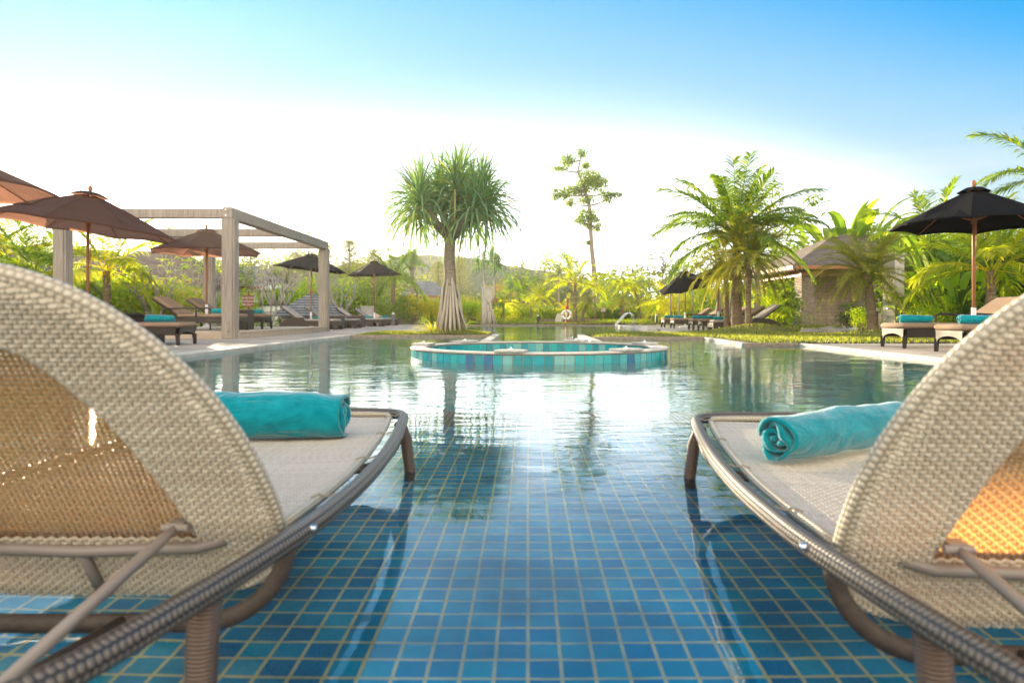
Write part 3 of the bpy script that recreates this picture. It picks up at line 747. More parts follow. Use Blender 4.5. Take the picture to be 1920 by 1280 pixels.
# ------------------------------------------------------------------ round tiled tub
def tub():
    cx, cy, Ro, Ri, ht = .15, 9.45, 1.745, 1.56, .130
    root = thing('round_tub', 'round spa tub in the pool, faced with turquoise tiles under a white rim', 'spa tub', (cx, cy, -1.2))
    z0 = 1.2
    mb = MB(); N = 96
    prof = [(Ro-.006, 0), (Ro-.006, z0+ht-.03), (Ri+.006, z0+ht-.03), (Ri+.006, 0)]
    V = [(r*math.cos(2*math.pi*k/N), r*math.sin(2*math.pi*k/N), z) for r, z in prof for k in range(N)]
    mb.add(V, [(i*N+k, i*N+(k+1) % N, (i+1)*N+(k+1) % N, (i+1)*N+k) for i in range(3) for k in range(N)])
    mb.build('wall', noise_mat('stained_grout', (.30,.24,.15), (.50,.45,.36), 9, .9, .3), root)
    tm, t, out = nt('tub_tile')
    g = nd(t, 'ShaderNodeNewGeometry'); r = nd(t, 'ShaderNodeValToRGB'); r.color_ramp.interpolation = 'CONSTANT'
    e = r.color_ramp.elements; e[0].color = (.01,.24,.27,1); e[1].position = .3; e[1].color = (.01,.35,.36,1)
    for p, c in ((.5, (.05,.36,.37,1)), (.68, (.16,.40,.38,1)), (.80, (.0,.31,.36,1)), (.90, (.015,.13,.27,1))): q = e.new(p); q.color = c
    b = nd(t, 'ShaderNodeBsdfPrincipled', Roughness=.22); t.links.new(g.outputs['Random Per Island'], r.inputs[0])
    n = nd(t, 'ShaderNodeTexNoise', Scale=14); tcn = nd(t, 'ShaderNodeTexCoord'); t.links.new(tcn.outputs['Object'], n.inputs['Vector'])
    hs_ = nd(t, 'ShaderNodeMapRange'); hs_.inputs[3].default_value = .8; hs_.inputs[4].default_value = 1.15; t.links.new(n.outputs['Fac'], hs_.inputs[0])
    mu = nd(t, 'ShaderNodeMix', data_type='RGBA', blend_type='MULTIPLY'); mu.inputs['Factor'].default_value = 1
    t.links.new(r.outputs[0], mu.inputs['A']); t.links.new(hs_.outputs[0], mu.inputs['B']); t.links.new(mu.outputs['Result'], b.inputs['Base Color']); t.links.new(b.outputs[0], out.inputs[0])
    for nm, rad, sgn in (('outer_tiles', Ro, 1), ('inner_tiles', Ri, -1)):
        mb = MB(); n_ = int(2*math.pi*rad/.117)
        for k in range(n_):
            a0 = 2*math.pi*(k+.035)/n_; a1 = 2*math.pi*(k+.965)/n_
            for za, zb in ((z0+ht-.03-.112, z0+ht-.034), (z0+ht-.03-.222, z0+ht-.03-.117), (z0+ht-.34, z0+ht-.03-.227)):
                q = []
                for rr in (rad, rad-sgn*.005):
                    for a, z in ((a0, za), (a1, za), (a1, zb), (a0, zb)): q.append((rr*math.cos(a), rr*math.sin(a), z))
                fc = [(0,1,2,3),(0,4,5,1),(1,5,6,2),(2,6,7,3),(3,7,4,0)]
                mb.add(q, fc)
        mb.build(nm, tm, root)
    mb = MB(); prof = [(Ro+.010, z0+ht-.022), (Ro+.013, z0+ht-.012), (Ro+.008, z0+ht), (Ri-.010, z0+ht), (Ri-.014, z0+ht-.012), (Ri-.010, z0+ht-.022)]
    V = [(r*math.cos(2*math.pi*k/N), r*math.sin(2*math.pi*k/N), z) for r, z in prof for k in range(N)]
    mb.add(V, [(i*N+k, (i+1) % 6*N+k, (i+1) % 6*N+(k+1) % N, i*N+(k+1) % N) for i in range(6) for k in range(N)])
    mb.build('rim', M['coping'], root)
    # bench ledge inside, under water
    mb = MB(); prof = [(Ri, z0-.35), (1.15, z0-.35), (1.15, 0.3), (0, .3)]
    V = [(r*math.cos(2*math.pi*k/N), r*math.sin(2*math.pi*k/N), z) for r, z in prof for k in range(N)]
    mb.add(V, [(i*N+k, (i+1)*N+k, (i+1)*N+(k+1) % N, i*N+(k+1) % N) for i in range(3) for k in range(N)])
    mb.build('bench', M['deep_tile'], root)
    for a in (-12, 38, 110, 158, 223, 260):
        A = R(a); Rm = 1.66; x, y = Rm*math.sin(A), -Rm*math.cos(A)
        mb = MB(); mb.box((x, y, z0+ht+.016), (.34, .25, .028), A, .006)
        sb = mb.build('rim_slab', M['stone'], root)
        mb = MB(); mb.lathe([(.035,0),(.03,.008),(.013,.014),(.010,.024),(.004,.03)], (x, y, z0+ht+.03), 12); mb.build('water_jet', M['white'], sb, smooth=True)
tub()
# ------------------------------------------------------------------ plants
def V3(*a): return Vector(a)
def strap(mb, p0, d, L, w, droop, segs=4, fold=.25, rg=random, tipw=.0, curl=0):
    """one leaf: a tapering folded strip from p0 along d that bends down"""
    p = Vector(p0); d = Vector(d).normalized(); V = []; Fc = []
    side = d.cross(V3(0,0,1)); side = side.normalized() if side.length > .05 else V3(1,0,0)
    side = (Matrix.Rotation(rg.uniform(-.5,.5), 3, d) @ side)
    st = L/segs
    for i in range(segs+1):
        t = i/segs
        ww = w*(1-t**2.2)*(.55+.45*min(1, t*4)) if i < segs else w*tipw
        up = side.cross(d)
        if fold > 0:
            V += [tuple(p-side*ww/2+up*ww*fold), tuple(p), tuple(p+side*ww/2+up*ww*fold)]
        else: V += [tuple(p-side*ww/2), tuple(p+side*ww/2)]
        d = (d+V3(0,0,-droop/segs*(1+t*1.2))).normalized()
        p = p+d*st
    m = 3 if fold > 0 else 2
    for i in range(segs):
        for s in range(m-1): a = i*m+s; Fc.append((a, a+1, a+m+1, a+m))
    mb.add(V, Fc)

def frond(lb, rb, base, az, el, L, droop, n, ll, lw, rg, ldroop=.5, segs=9, fwd=.55, vee=.25, start=.18):
    """feather frond: midrib tube into rb, leaflets into lb"""
    d = V3(math.cos(az)*math.cos(el), math.sin(az)*math.cos(el), math.sin(el)); p = Vector(base); pts = [p.copy()]; ds = [d.copy()]
    for i in range(segs):
        d = (d+V3(0,0,-droop/segs*(.4+1.3*i/segs))).normalized(); p = p+d*(L/segs); pts.append(p.copy()); ds.append(d.copy())
    rb.tube([tuple(q) for q in pts], [max(.004, .016*L/2*(1-i/segs*.9)) for i in range(segs+1)], 4, cap=False)
    tw = rg.uniform(-.35, .35)
    for k in range(n):
        t = start+(1-start)*(k+.5)/n; f = t*segs; i = min(segs-1, int(f)); q = pts[i].lerp(pts[i+1], f-i); dd = ds[i].lerp(ds[i+1], f-i).normalized()
        sd = dd.cross(V3(0,0,1)); sd = sd.normalized() if sd.length > .05 else V3(-math.sin(az), math.cos(az), 0)
        sd = Matrix.Rotation(tw, 3, dd) @ sd; up = sd.cross(dd)
        l = ll*(math.sin(math.pi*(.12+.80*t))**.6)*rg.uniform(.85, 1.1)
        for s in (-1, 1):
            dv = sd*s*(1-fwd*.5*t)+dd*(fwd+.5*t)+up*vee+V3(rg.uniform(-.08,.08), rg.uniform(-.08,.08), rg.uniform(-.1,.1))
            strap(lb, q, dv, l, lw, ldroop*rg.uniform(.6, 1.4), 2, 0, rg)

def trunk_mb(mb, h, r0, r1, lean=(0,0), rings=0, n=9, rg=random, flare=1.25, wob=.02):
    m = max(6, int(h/.12)) if rings else 8; P = []; Rr = []
    for i in range(m+1):
        t = i/m; P.append((lean[0]*t**1.5+rg.uniform(-wob, wob)*r0, lean[1]*t**1.5, h*t))
        r = r0+(r1-r0)*t+r0*(flare-1)*math.exp(-t*9)
        if rings: r *= 1+(.09 if i % 2 else -.06)
        Rr.append(r)
    mb.tube(P, Rr, n)

CACHE = {}
def cached(fn):
    def g(*a, **k):
        key = (fn.__name__, a, tuple(sorted(k.items())))
        if key not in CACHE: CACHE[key] = fn(*a, **k)
        return CACHE[key]
    return g

@cached
def palm(var=0, h=2.5, L=2.2, n=16, mat='lf_palm', ll=.55, lw=.045, nl=44, droop=1.5, r=.13, lean=(0,0), elmin=-.1, ld=.6, bark='bark_palm', vee=.25):
    rg = random.Random(100+var); tb = MB(); trunk_mb(tb, h, r, r*.72, lean, 1, 10, rg)
    lb = MB(); rb = MB(); top = V3(lean[0], lean[1], h)
    for k in range(n):
        a = 2.399*k+rg.uniform(-.25, .25); t = k/(n-1); el = elmin+(1.35-elmin)*t**.8+rg.uniform(-.12, .12)
        b = top+V3(math.cos(a)*r*.5, math.sin(a)*r*.5, rg.uniform(-.05, .08))
        frond(lb, rb, b, a, el, L*rg.uniform(.85, 1.08)*(1 if t < .85 else .85), droop*rg.uniform(.8, 1.2)*(1.05-.3*t), nl, ll, lw, rg, ld, vee=vee)
    # old leaf bases below the crown
    for k in range(14):
        a = 2.399*k; z = h-.05-.028*k; x, y = lean[0], lean[1]
        rb.tube([(x+math.cos(a)*r*.6, y+math.sin(a)*r*.6, z-.03), (x+math.cos(a)*r*1.25, y+math.sin(a)*r*1.25, z+.13)], [r*.22, r*.08], 4)
    return [('trunk', tb.mesh('trunk', M[bark], True)), ('crown', lb.mesh('crown', M[mat])), ('frond_stems', rb.mesh('frond_stems', M['lf_mid'] if mat != 'lf_yellow' else M['lf_gold']))], h+L*.75

@cached
def areca(var=0, H=2.2, n=26, mat='lf_gold', spread=.5):
    rg = random.Random(200+var); lb = MB(); rb = MB(); tb = MB()
    for k in range(7):
        a = rg.uniform(0, 6.28); r = rg.uniform(0, .25); hh = H*rg.uniform(.15, .4)
        tb.tube([(math.cos(a)*r, math.sin(a)*r, 0), (math.cos(a)*(r+.06), math.sin(a)*(r+.06), hh)], [.035, .025], 6)
        for q in range(n//7+1):
            az = rg.uniform(0, 6.28); el = rg.uniform(.35, 1.4)
            frond(lb, rb, (math.cos(a)*(r+.06), math.sin(a)*(r+.06), hh), az, el, H*rg.uniform(.45, .75), 1.5*rg.uniform(.8, 1.3), 20, H*.17, .035, rg, .6, segs=7)
    return [('stems', tb.mesh('stems', M['lf_mid'])), ('foliage', lb.mesh('foliage', M[mat])), ('frond_stems', rb.mesh('frond_stems', M['lf_gold']))], H

def leafcloud(mb, c, rx, ry, rz, n, size, rg, flat=.6, shell=.55, aspect=.55):
    for _ in range(n):
        a = rg.uniform(0, 6.2832); u = rg.uniform(-1, 1); q = math.sqrt(1-u*u); r = rg.uniform(shell, 1)**.6
        x = c[0]+rx*r*q*math.cos(a); y = c[1]+ry*r*q*math.sin(a); z = c[2]+rz*r*u
        b = rg.uniform(0, 6.28); s = size*rg.uniform(.6, 1.3); tl = rg.uniform(-flat, flat)+.2*u
        d = V3(math.cos(b)*math.cos(tl), math.sin(b)*math.cos(tl), math.sin(tl)-.25); sd = V3(-math.sin(b), math.cos(b), rg.uniform(-.5, .5)).normalized()*s*aspect*.5
        p = V3(x, y, z); m = p+d*s*.5; e = p+d*s+V3(0,0,-.15*s)
        mb.add([tuple(p), tuple(m-sd), tuple(e), tuple(m+sd)], [(0,1,2,3)])

@cached
def bush(var=0, H=1.2, W=1.4, mat='lf_bright', leaf=.10, n=1500, lumps=9):
    rg = random.Random(300+var); lb = MB(); tb = MB()
    for k in range(lumps):
        a = rg.uniform(0, 6.28); r = W*.5*rg.uniform(.1, .72); z = H*rg.uniform(.3, .78); s = rg.uniform(.2, .38)
        c = (r*math.cos(a), r*math.sin(a), z)
        leafcloud(lb, c, W*s, W*s, min(H*s*.95, z), n//lumps, leaf, rg, shell=.25)
        tb.tube([(c[0]*.2, c[1]*.2, 0), (c[0]*.7, c[1]*.7, z*.5), c], [.03*H, .02*H, .006], 5)
    for k in range(10):
        a = rg.uniform(0, 6.28); r = W*.5*rg.uniform(.2, .9); leafcloud(lb, (r*math.cos(a), r*math.sin(a), H*rg.uniform(.6, 1)), .12*W, .12*W, .15*H, n//50, leaf, rg, shell=.1)
    return [('stems', tb.mesh('stems', M['bark'])), ('foliage', lb.mesh('foliage', M[mat]))], H

@cached
def paddle(var=0, H=2.0, n=26, mat='lf_bright', lw=.30, ll=.8, spread=.55):
    """heliconia or banana clump: long stalks with broad paddle blades"""
    rg = random.Random(400+var); lb = MB(); rb = MB()
    for k in range(n):
        a = rg.uniform(0, 6.28); r = rg.uniform(0, spread); out = rg.uniform(.1, .55); hh = H*rg.uniform(.25, .78)
        b = V3(r*math.cos(a), r*math.sin(a), 0); az = a+rg.uniform(-.9, .9)
        m = b+V3(math.cos(az)*out*hh*.35, math.sin(az)*out*hh*.35, hh*.7); t = b+V3(math.cos(az)*out*hh*.8, math.sin(az)*out*hh*.8, hh)
        rb.tube([tuple(b), tuple(m), tuple(t)], [.022, .016, .010], 5)
        d = (t-m).normalized()
        strap(lb, t, d+V3(0,0,rg.uniform(0,.4)), ll*rg.uniform(.7, 1.15), lw*rg.uniform(.7, 1.15), rg.uniform(.7, 1.9), 6, .16, rg)
    return [('stems', rb.mesh('stems', M['lf_mid'])), ('foliage', lb.mesh('foliage', M[mat]))], H

@cached
def tree(var=0, H=6, crown=(1.8, 1.8, 1.6), zc=.68, nb=14, mat='lf_mid', leaf=.16, n=3800, r=.13, lean=(0,0), lump=.40, bark='bark', sparse=.25):
    rg = random.Random(500+var); tb = MB(); lb = MB()
    trunk_mb(tb, H*zc, r, r*.5, lean, 0, 9, rg, 1.4, .4); fork = V3(lean[0], lean[1], H*zc*.98)
    for k in range(nb):
        a = 2.399*k+rg.uniform(-.4, .4); u = 1-2*(k+.5)/nb; q = math.sqrt(max(0, 1-u*u)); s = rg.uniform(.55, 1)
        c = V3(lean[0]+crown[0]*q*math.cos(a)*s, lean[1]+crown[1]*q*math.sin(a)*s, H-crown[2]*(1+.12)+crown[2]*u*s*.85)
        st = fork*rg.uniform(.7, 1); st.x = lean[0]*.9; st.y = lean[1]*.9
        md = st.lerp(c, .5)+V3(rg.uniform(-.1,.1)*crown[0], rg.uniform(-.1,.1)*crown[0], .08*crown[2])
        tb.tube([tuple(st), tuple(md), tuple(c)], [r*.36, r*.2, r*.06], 5)
        lr = lump*min(crown)*rg.uniform(.7, 1.15)
        leafcloud(lb, c, lr*1.25, lr*1.25, lr*.8, n//nb, leaf, rg, shell=sparse)
    return [('trunk', tb.mesh('trunk', M[bark], True)), ('crown', lb.mesh('crown', M[mat]))], H

@cached
def bare(var=0, H=2.2, W=1.6, leafy=.25, mat='lf_bright'):
    """plumeria: pale forked limbs with a few leaf tufts"""
    rg = random.Random(600+var); tb = MB(); lb = MB(); tips = []
    def grow(p, d, L, r, lv):
        e = p+d*L; m = p+d*L*.5+V3(rg.uniform(-.06,.06)*L, rg.uniform(-.06,.06)*L, 0)
        tb.tube([tuple(p), tuple(m), tuple(e)], [r, r*.85, r*.7], 6)
        if lv == 0: tips.append(e); return
        for _ in range(3 if lv > 3 else 2):
            a = rg.uniform(0, 6.28); sp = rg.uniform(.35, .75)
            dd = (d+V3(math.cos(a)*sp, math.sin(a)*sp, .22)).normalized(); grow(e, dd, L*rg.uniform(.62, .85), r*.68, lv-1)
    for k in range(3):
        a = 2.1*k+rg.uniform(-.3, .3); grow(V3(0,0,0), V3(math.cos(a)*.35, math.sin(a)*.35, 1).normalized(), H*.28, .035*H/2, 4)
    for t in tips:
        if rg.random() < leafy:
            for _ in range(7):
                a = rg.uniform(0, 6.28); strap(lb, t, (math.cos(a), math.sin(a), rg.uniform(.2, 1)), .16, .05, .8, 2, 0, rg)
    return [('branches', tb.mesh('branches', M['bark_pale'], True)), ('foliage', lb.mesh('foliage', M[mat]))], H

@cached
def wispy(var=0, H=7, W=2.4, mat='lf_wispy'):
    """casuarina: fine drooping needle sprays on upswept limbs"""
    rg = random.Random(700+var); tb = MB(); lb = MB(); trunk_mb(tb, H*.95, .12, .02, (0,0), 0, 7, rg)
    for k in range(70):
        z = H*(.15+.83*(k/70)); a = 2.4*k; L = W*.55*(1-(z/H)**1.6)+.25
        e = V3(math.cos(a)*L, math.sin(a)*L, z+L*.45); tb.tube([(0,0,z), tuple(e)], [.02, .006], 4)
        for _ in range(46):
            t = rg.uniform(.2, 1); p = V3(0,0,z).lerp(e, t)+V3(rg.gauss(0,.1), rg.gauss(0,.1), rg.gauss(0,.08)); b = rg.uniform(0, 6.28)
            strap(lb, p, (math.cos(b)*.6, math.sin(b)*.6, rg.uniform(-.2, .9)), rg.uniform(.25, .5), .045, .9, 2, 0, rg)
    return [('trunk', tb.mesh('trunk', M['bark'])), ('crown', lb.mesh('crown', M[mat]))], H

@cached
def pandan(var=0, H=4.9, zfork=2.2, heads=9, spread=1.0, L=1.15, nl=62, roots=True, r=.13, mat='lf_pandan', w=.062, fork=False):
    rg = random.Random(800+var); tb = MB(); lb = MB(); rb = MB()
    if not fork:
        trunk_mb(tb, zfork, r*1.1, r*.95, (0,0), 0, 12, rg, 1.0, .25)
    hs = []
    if fork:
        tb.tube([(0,0,0),(0,0,zfork*.5)], [r, r*.85], 8)
        for s in (-1, 1): tb.tube([(0,0,zfork*.48),(s*.22,0,zfork*.72),(s*.30,0,H-L*.9)], [r*.6, r*.5, r*.42], 7); 
    for k in range(heads):
        a = 2.399*k+rg.uniform(-.3,.3); t = (k+.5)/heads; rr = spread*math.sqrt(t)
        z = H-L*.85-(rr/spread)**2*(H-zfork)*.28+rg.uniform(-.08,.08)
        c = V3(rr*math.cos(a), rr*math.sin(a), z)
        if not fork: tb.tube([(0,0,zfork*.97), (c.x*.45, c.y*.45, zfork+(z-zfork)*.4), tuple(c)], [r*.62, r*.42, r*.33], 7)
        else:
            s = 1 if c.x > 0 else -1; tb.tube([(s*.28,0,H-L*1.3), tuple(c)], [r*.36, r*.25], 6)
        outd = V3(c.x, c.y, 0)*.8/max(spread, .01)+V3(0,0,1)
        for q in range(nl):
            b = 2.399*q; f = q/nl; el = 1.45-2.0*f**1.1+rg.uniform(-.1,.1)
            d = V3(math.cos(b)*math.cos(el), math.sin(b)*math.cos(el), math.sin(el))+outd.normalized()*.25
            strap(lb, c+V3(0,0,-.22*f), d, L*rg.uniform(.8, 1.15)*(.8+.3*f), w*rg.uniform(.8,1.1), (.55+1.25*f)+rg.uniform(-.2,.3), 6, .3, rg)
    parts = [('trunk', tb.mesh('trunk', M['root'] if fork else M['bark'], True)), ('crown', lb.mesh('crown', M[mat]))]
    if roots:
        for k in range(26):
            a = 2.399*k+rg.uniform(-.15,.15); z = zfork*rg.uniform(.34, .60); R0 = rg.uniform(.14, .34)*(.6+z/zfork*.8)
            P = [(r*.8*math.cos(a), r*.8*math.sin(a), z), (r*1.35*math.cos(a)+.0, r*1.35*math.sin(a), z*.80), ((r+R0*.45)*math.cos(a), (r+R0*.45)*math.sin(a), z*.42), ((r*.8+R0)*math.cos(a), (r*.8+R0)*math.sin(a), -.04)]
            rb.tube(P, [.020, .027, .029, .027], 7)
        parts.append(('prop_roots', rb.mesh('prop_roots', M['root'], True)))
    return parts, H

@cached
def tuft(var=0, H=.7, n=60, mat='lf_bright', w=.03):
    rg = random.Random(900+var); lb = MB()
    for k in range(n):
        a = rg.uniform(0, 6.28); strap(lb, (.06*math.cos(a), .06*math.sin(a), 0), (math.cos(a)*rg.uniform(.1,.9), math.sin(a)*rg.uniform(.1,.9), 1), H*rg.uniform(.8, 1.5), w, 1.6, 5, .2, rg)
    return [('foliage', lb.mesh('foliage', M[mat]))], H

def plant(proto, name, label, cat, px, D, top=None, height=None, group=None, rz=0, z=GZ-.01, wide=1.0, X=None):
    parts, H = proto
    x = PX(px, D) if X is None else X
    ht = height if height else PZ(top, D)-z
    s = ht/H
    r = thing(name, label, cat, (x, D, z), rz, group); r.scale = (s*wide, s*wide, s)
    for nm, me in parts:
        if not len(me.polygons): continue
        o = bpy.data.objects.new(nm, me); COL.link(o); o.parent = r
    return r

# --- the big pandanus on its island and the other screw pines
plant(pandan(0, H=4.95, zfork=2.35, heads=12, spread=1.12, L=1.42, nl=76, w=.058), 'screw_pine', 'tall screw pine on stilt roots, its huge green crown dominating the small grass island', 'tree', 845, 18.0, 252, z=.13, wide=1.12)
plant(pandan(1, H=4.1, zfork=1.9, heads=6, spread=.62, L=.75, nl=44, fork=True, r=.11, w=.05), 'screw_pine', 'forked screw pine with two thin stems and a shaggy crown beside the pale shower tower', 'tree', 917, 35.8, 448)
plant(pandan(2, H=4.6, zfork=3.0, heads=5, spread=.5, L=.8, nl=44, roots=False, w=.05), 'screw_pine', 'screw pine rising behind the drooping coconut palm and the small black umbrella', 'tree', 772, 41, 452)
plant(pandan(3, H=3.6, zfork=2.1, heads=5, spread=.45, L=.7, nl=40, roots=False, w=.05), 'screw_pine', 'small rounded screw pine in front of the dark far trees', 'tree', 957, 52, 512)
t = plant(tuft(1, .62, 46, 'lf_gold', .022), 'grass_tuft', 'loose golden strap-leaved tuft at the foot of the stilt roots', 'plant', 815, 18.0, height=.5, z=.10, wide=1.6)
plant(tuft(2, .5, 40, 'lf_mid', .02), 'grass_tuft', 'green strap-leaved tuft growing among the stilt roots', 'plant', 860, 18.3, height=.75, z=.10, wide=.8)

# --- right-hand foreground palms
plant(palm(1, h=2.75, L=2.5, n=30, mat='lf_palm', ll=.66, lw=.055, nl=60, droop=1.25, r=.155, elmin=.05), 'coconut_palm', 'big coconut palm with thick trunk and long feathery fronds by the poolside loungers', 'palm', 1381, 19.3, height=None, top=322)
plant(palm(2, h=2.05, L=1.5, n=76, mat='lf_date', ll=.27, lw=.013, nl=66, droop=1.7, r=.085, elmin=-.6, ld=.4), 'date_palm', 'fine-leaved olive date palm with slender knobbly trunk in front of the coconut palm', 'palm', 1403, 18.5, 405)
plant(palm(3, h=1.75, L=1.35, n=56, mat='lf_date', ll=.25, lw=.013, nl=60, droop=2.2, r=.08, elmin=-.5, ld=.4), 'date_palm', 'low fine-leaved date palm with golden skirt leaning against the coconut trunk', 'palm', 1362, 19.9, 440)
plant(palm(4, h=1.30, L=1.2, n=50, mat='lf_date', ll=.25, lw=.013, nl=60, droop=1.5, r=.105, elmin=-.3, ld=.35, lean=(-.13,0)), 'date_palm', 'small date palm with shaggy brown trunk leaning in front of the stone pavilion', 'palm', 1637, 16.0, 430)
plant(palm(5, h=1.55, L=1.9, n=17, mat='lf_yellow', ll=.55, lw=.05, nl=52, droop=1.35, r=.12, elmin=0), 'coconut_palm', 'golden young coconut palm glowing behind the large black umbrella', 'palm', 1858, 13.2, 385)
plant(palm(6, h=3.9, L=2.2, n=14, mat='lf_palm', ll=.6, lw=.05, nl=46, droop=1.4, r=.13, elmin=.05), 'coconut_palm', 'tallest coconut palm, only its drooping fronds reaching over the black umbrella', 'palm', 1985, 17.5, 215)
plant(palm(7, h=2.4, L=2.0, n=15, mat='lf_mid', ll=.55, lw=.05, nl=44, droop=1.4, r=.12), 'coconut_palm', 'green palm half hidden behind the umbrella canopy above the heliconias', 'palm', 1745, 21, 352)

# --- trees round the right-hand lawn
plant(tree(1, H=5.8, crown=(2.2,1.6,1.5), zc=.6, nb=16, mat='lf_mid', leaf=.13, n=2600, lump=.26), 'shade_tree', 'loose-leaved tree whose dark trunk and twigs rise behind the coconut palm', 'tree', 1420, 24.5, 308)
plant(tree(2, H=4.9, crown=(1.5,1.3,1.4), zc=.55, nb=12, mat='lf_mid', leaf=.13, n=1700, lump=.3), 'shade_tree', 'small leafy tree with dark slim trunk just behind the loungers', 'tree', 1347, 25.5, 395)
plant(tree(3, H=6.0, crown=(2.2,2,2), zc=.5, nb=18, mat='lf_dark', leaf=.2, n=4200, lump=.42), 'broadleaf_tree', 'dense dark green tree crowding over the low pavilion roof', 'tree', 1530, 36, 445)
plant(tree(4, H=6.0, crown=(2.4,2,1.5), zc=.6, nb=20, mat='lf_bright', leaf=.17, n=4600, lump=.36), 'broadleaf_tree', 'flat-layered yellow-green tree spreading behind the pavilion', 'tree', 1672, 33, 398)
plant(tree(14, H=5.0, crown=(2.0,1.8,1.7), zc=.5, nb=16, mat='lf_mid', leaf=.17, n=4200, lump=.45), 'broadleaf_tree', 'full green tree between the pavilion and the umbrella pole', 'tree', 1765, 24, 405)
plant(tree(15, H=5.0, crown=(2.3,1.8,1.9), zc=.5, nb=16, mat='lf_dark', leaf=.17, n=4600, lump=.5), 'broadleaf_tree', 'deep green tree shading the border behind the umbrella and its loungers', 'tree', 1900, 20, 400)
plant(paddle(1, H=3.2, n=30, mat='lf_mid', lw=.42, ll=1.5, spread=.5), 'travellers_palm', 'banana-leaved plant with upright paddle leaves topping the pavilion greenery', 'plant', 1592, 34, 385, wide=1.0)
plant(paddle(9, H=3.2, n=26, mat='lf_mid', lw=.42, ll=1.3, spread=.6), 'travellers_palm', 'second clump of upright paddle leaves above the pavilion roof', 'plant', 1560, 37, 405, wide=1.1)
HG = 'heliconia clumps in the border'
plant(paddle(2, H=2.0, n=34, mat='lf_bright', lw=.22, ll=.75), 'heliconia', 'bright heliconia clump with broad blades beside the umbrella pole', 'plant', 1795, 14.5, 478, group=HG)
plant(paddle(3, H=2.0, n=34, mat='lf_bright', lw=.20, ll=.7), 'heliconia', 'yellow-green heliconia clump just past the shower column', 'plant', 1722, 16.5, 505, group=HG)
plant(paddle(4, H=2.0, n=30, mat='lf_mid', lw=.22, ll=.8), 'heliconia', 'tall heliconia with upright stalks behind the near heliconias', 'plant', 1768, 17.5, 432, group=HG)
plant(paddle(5, H=1.8, n=30, mat='lf_mid', lw=.2, ll=.7), 'heliconia', 'green heliconia clump at the foot of the golden coconut palm', 'plant', 1880, 14.8, 520, group=HG)
plant(paddle(6, H=1.8, n=26, mat='lf_dark', lw=.2, ll=.7), 'heliconia', 'dark heliconia clump under the umbrella canopy by the reclining backrest', 'plant', 1835, 16.0, 500, group=HG)
plant(paddle(7, H=1.7, n=34, mat='lf_bright', lw=.22, ll=.8), 'heliconia', 'bright broad-leaved clump behind the two middle loungers', 'plant', 1330, 31, 525, group=HG)
plant(paddle(8, H=1.7, n=30, mat='lf_bright', lw=.22, ll=.8), 'heliconia', 'fresh green broad-leaved clump between the date palm trunk and dark tree trunk', 'plant', 1378, 30, 530, group=HG)
BG = 'shrubs in the planting beds'
def shrub(var, mat, label, px, D, top, W=1.5, H=1.2, leaf=.10, n=1500, name='shrub', wide=1.0): 
    return plant(bush(var, H, W, mat, leaf, n), name, label, 'shrub', px, D, top, group=BG, wide=wide, rz=px*.37)
shrub(1, 'lf_mid', 'leafy green shrub beside the shower column', 1705, 18.5, 530)
shrub(2, 'lf_bright', 'low shrub with small leaves under the heliconias', 1745, 14.0, 560, leaf=.06, n=2200)
shrub(3, 'lf_dark', 'dark shrub hiding the foot of the umbrella border', 1812, 13.8, 562, leaf=.07, n=2200)
shrub(4, 'lf_mid', 'green shrub behind the armrest of the reclining lounger', 1885, 13.6, 560, leaf=.07, n=2200)
shrub(5, 'lf_dark', 'tall dark shrub under the tree beyond the golden coconut palm', 1930, 15.5, 455, leaf=.12, n=2600)
shrub(6, 'lf_mid', 'climber-covered green clump against the stone pillar', 1458, 25, 530, leaf=.12, n=2600, wide=.8)
shrub(7, 'lf_bright', 'bright shrub next to the curved dark lounger end', 1440, 26.5, 545, leaf=.10)
shrub(8, 'lf_dark', 'small dark shrub at the pavilion wall by the lamp', 1603, 26, 562, leaf=.10)
shrub(9, 'lf_bright', 'palm-like green shrub between the shaggy palm trunk and the wall', 1612, 20, 575, leaf=.08)
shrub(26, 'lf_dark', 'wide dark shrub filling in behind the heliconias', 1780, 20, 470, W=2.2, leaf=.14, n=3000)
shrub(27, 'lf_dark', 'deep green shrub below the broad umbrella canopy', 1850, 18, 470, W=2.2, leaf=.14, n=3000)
plant(areca(1, 2.2, 26, 'lf_bright'), 'areca_palm', 'green areca palm clump draping in front of the stone pillar', 'palm', 1452, 23.0, 520, wide=.7)
plant(areca(2, 2.2, 26, 'lf_gold'), 'areca_palm', 'golden areca palm clump under the edge of the middle umbrella', 'palm', 1262, 34, 505)
plant(areca(3, 2.2, 26, 'lf_bright'), 'areca_palm', 'yellow-green areca clump beside the far bamboo poles', 'palm', 1300, 36, 492)
for k, (px, D, top, lab) in enumerate(((1257, 29.5, 520, 'pale bamboo support pole under the left rim of the middle umbrella'), (1273, 30.5, 515, 'pale bamboo support pole nearest the middle umbrella post'), (1299, 31.0, 510, 'pale bamboo support pole just past the middle umbrella'), (1365, 21.0, 540, 'slanting pale pole standing against the thick coconut trunk'))):
    r = thing('bamboo_pole', lab, 'pole', (PX(px, D), D, GZ-.05), 0, 'bamboo poles propping the young trees')
    mb = MB(); h = PZ(top, D); sl_ = .12 if k == 3 else 0
    mb.tube([(0,0,0),(sl_*.5,0,h*.5),(sl_,0,h)], [.04, .036, .032], 8); mb.build('pole', M['bark_pale'], r, True)
    mb = MB(); [mb.tube([(sl_*q/5,0,h*q/6-.012),(sl_*q/5,0,h*q/6+.012)], .045, 8) for q in range(1, 6)]; mb.build('joints', M['bark'], r)

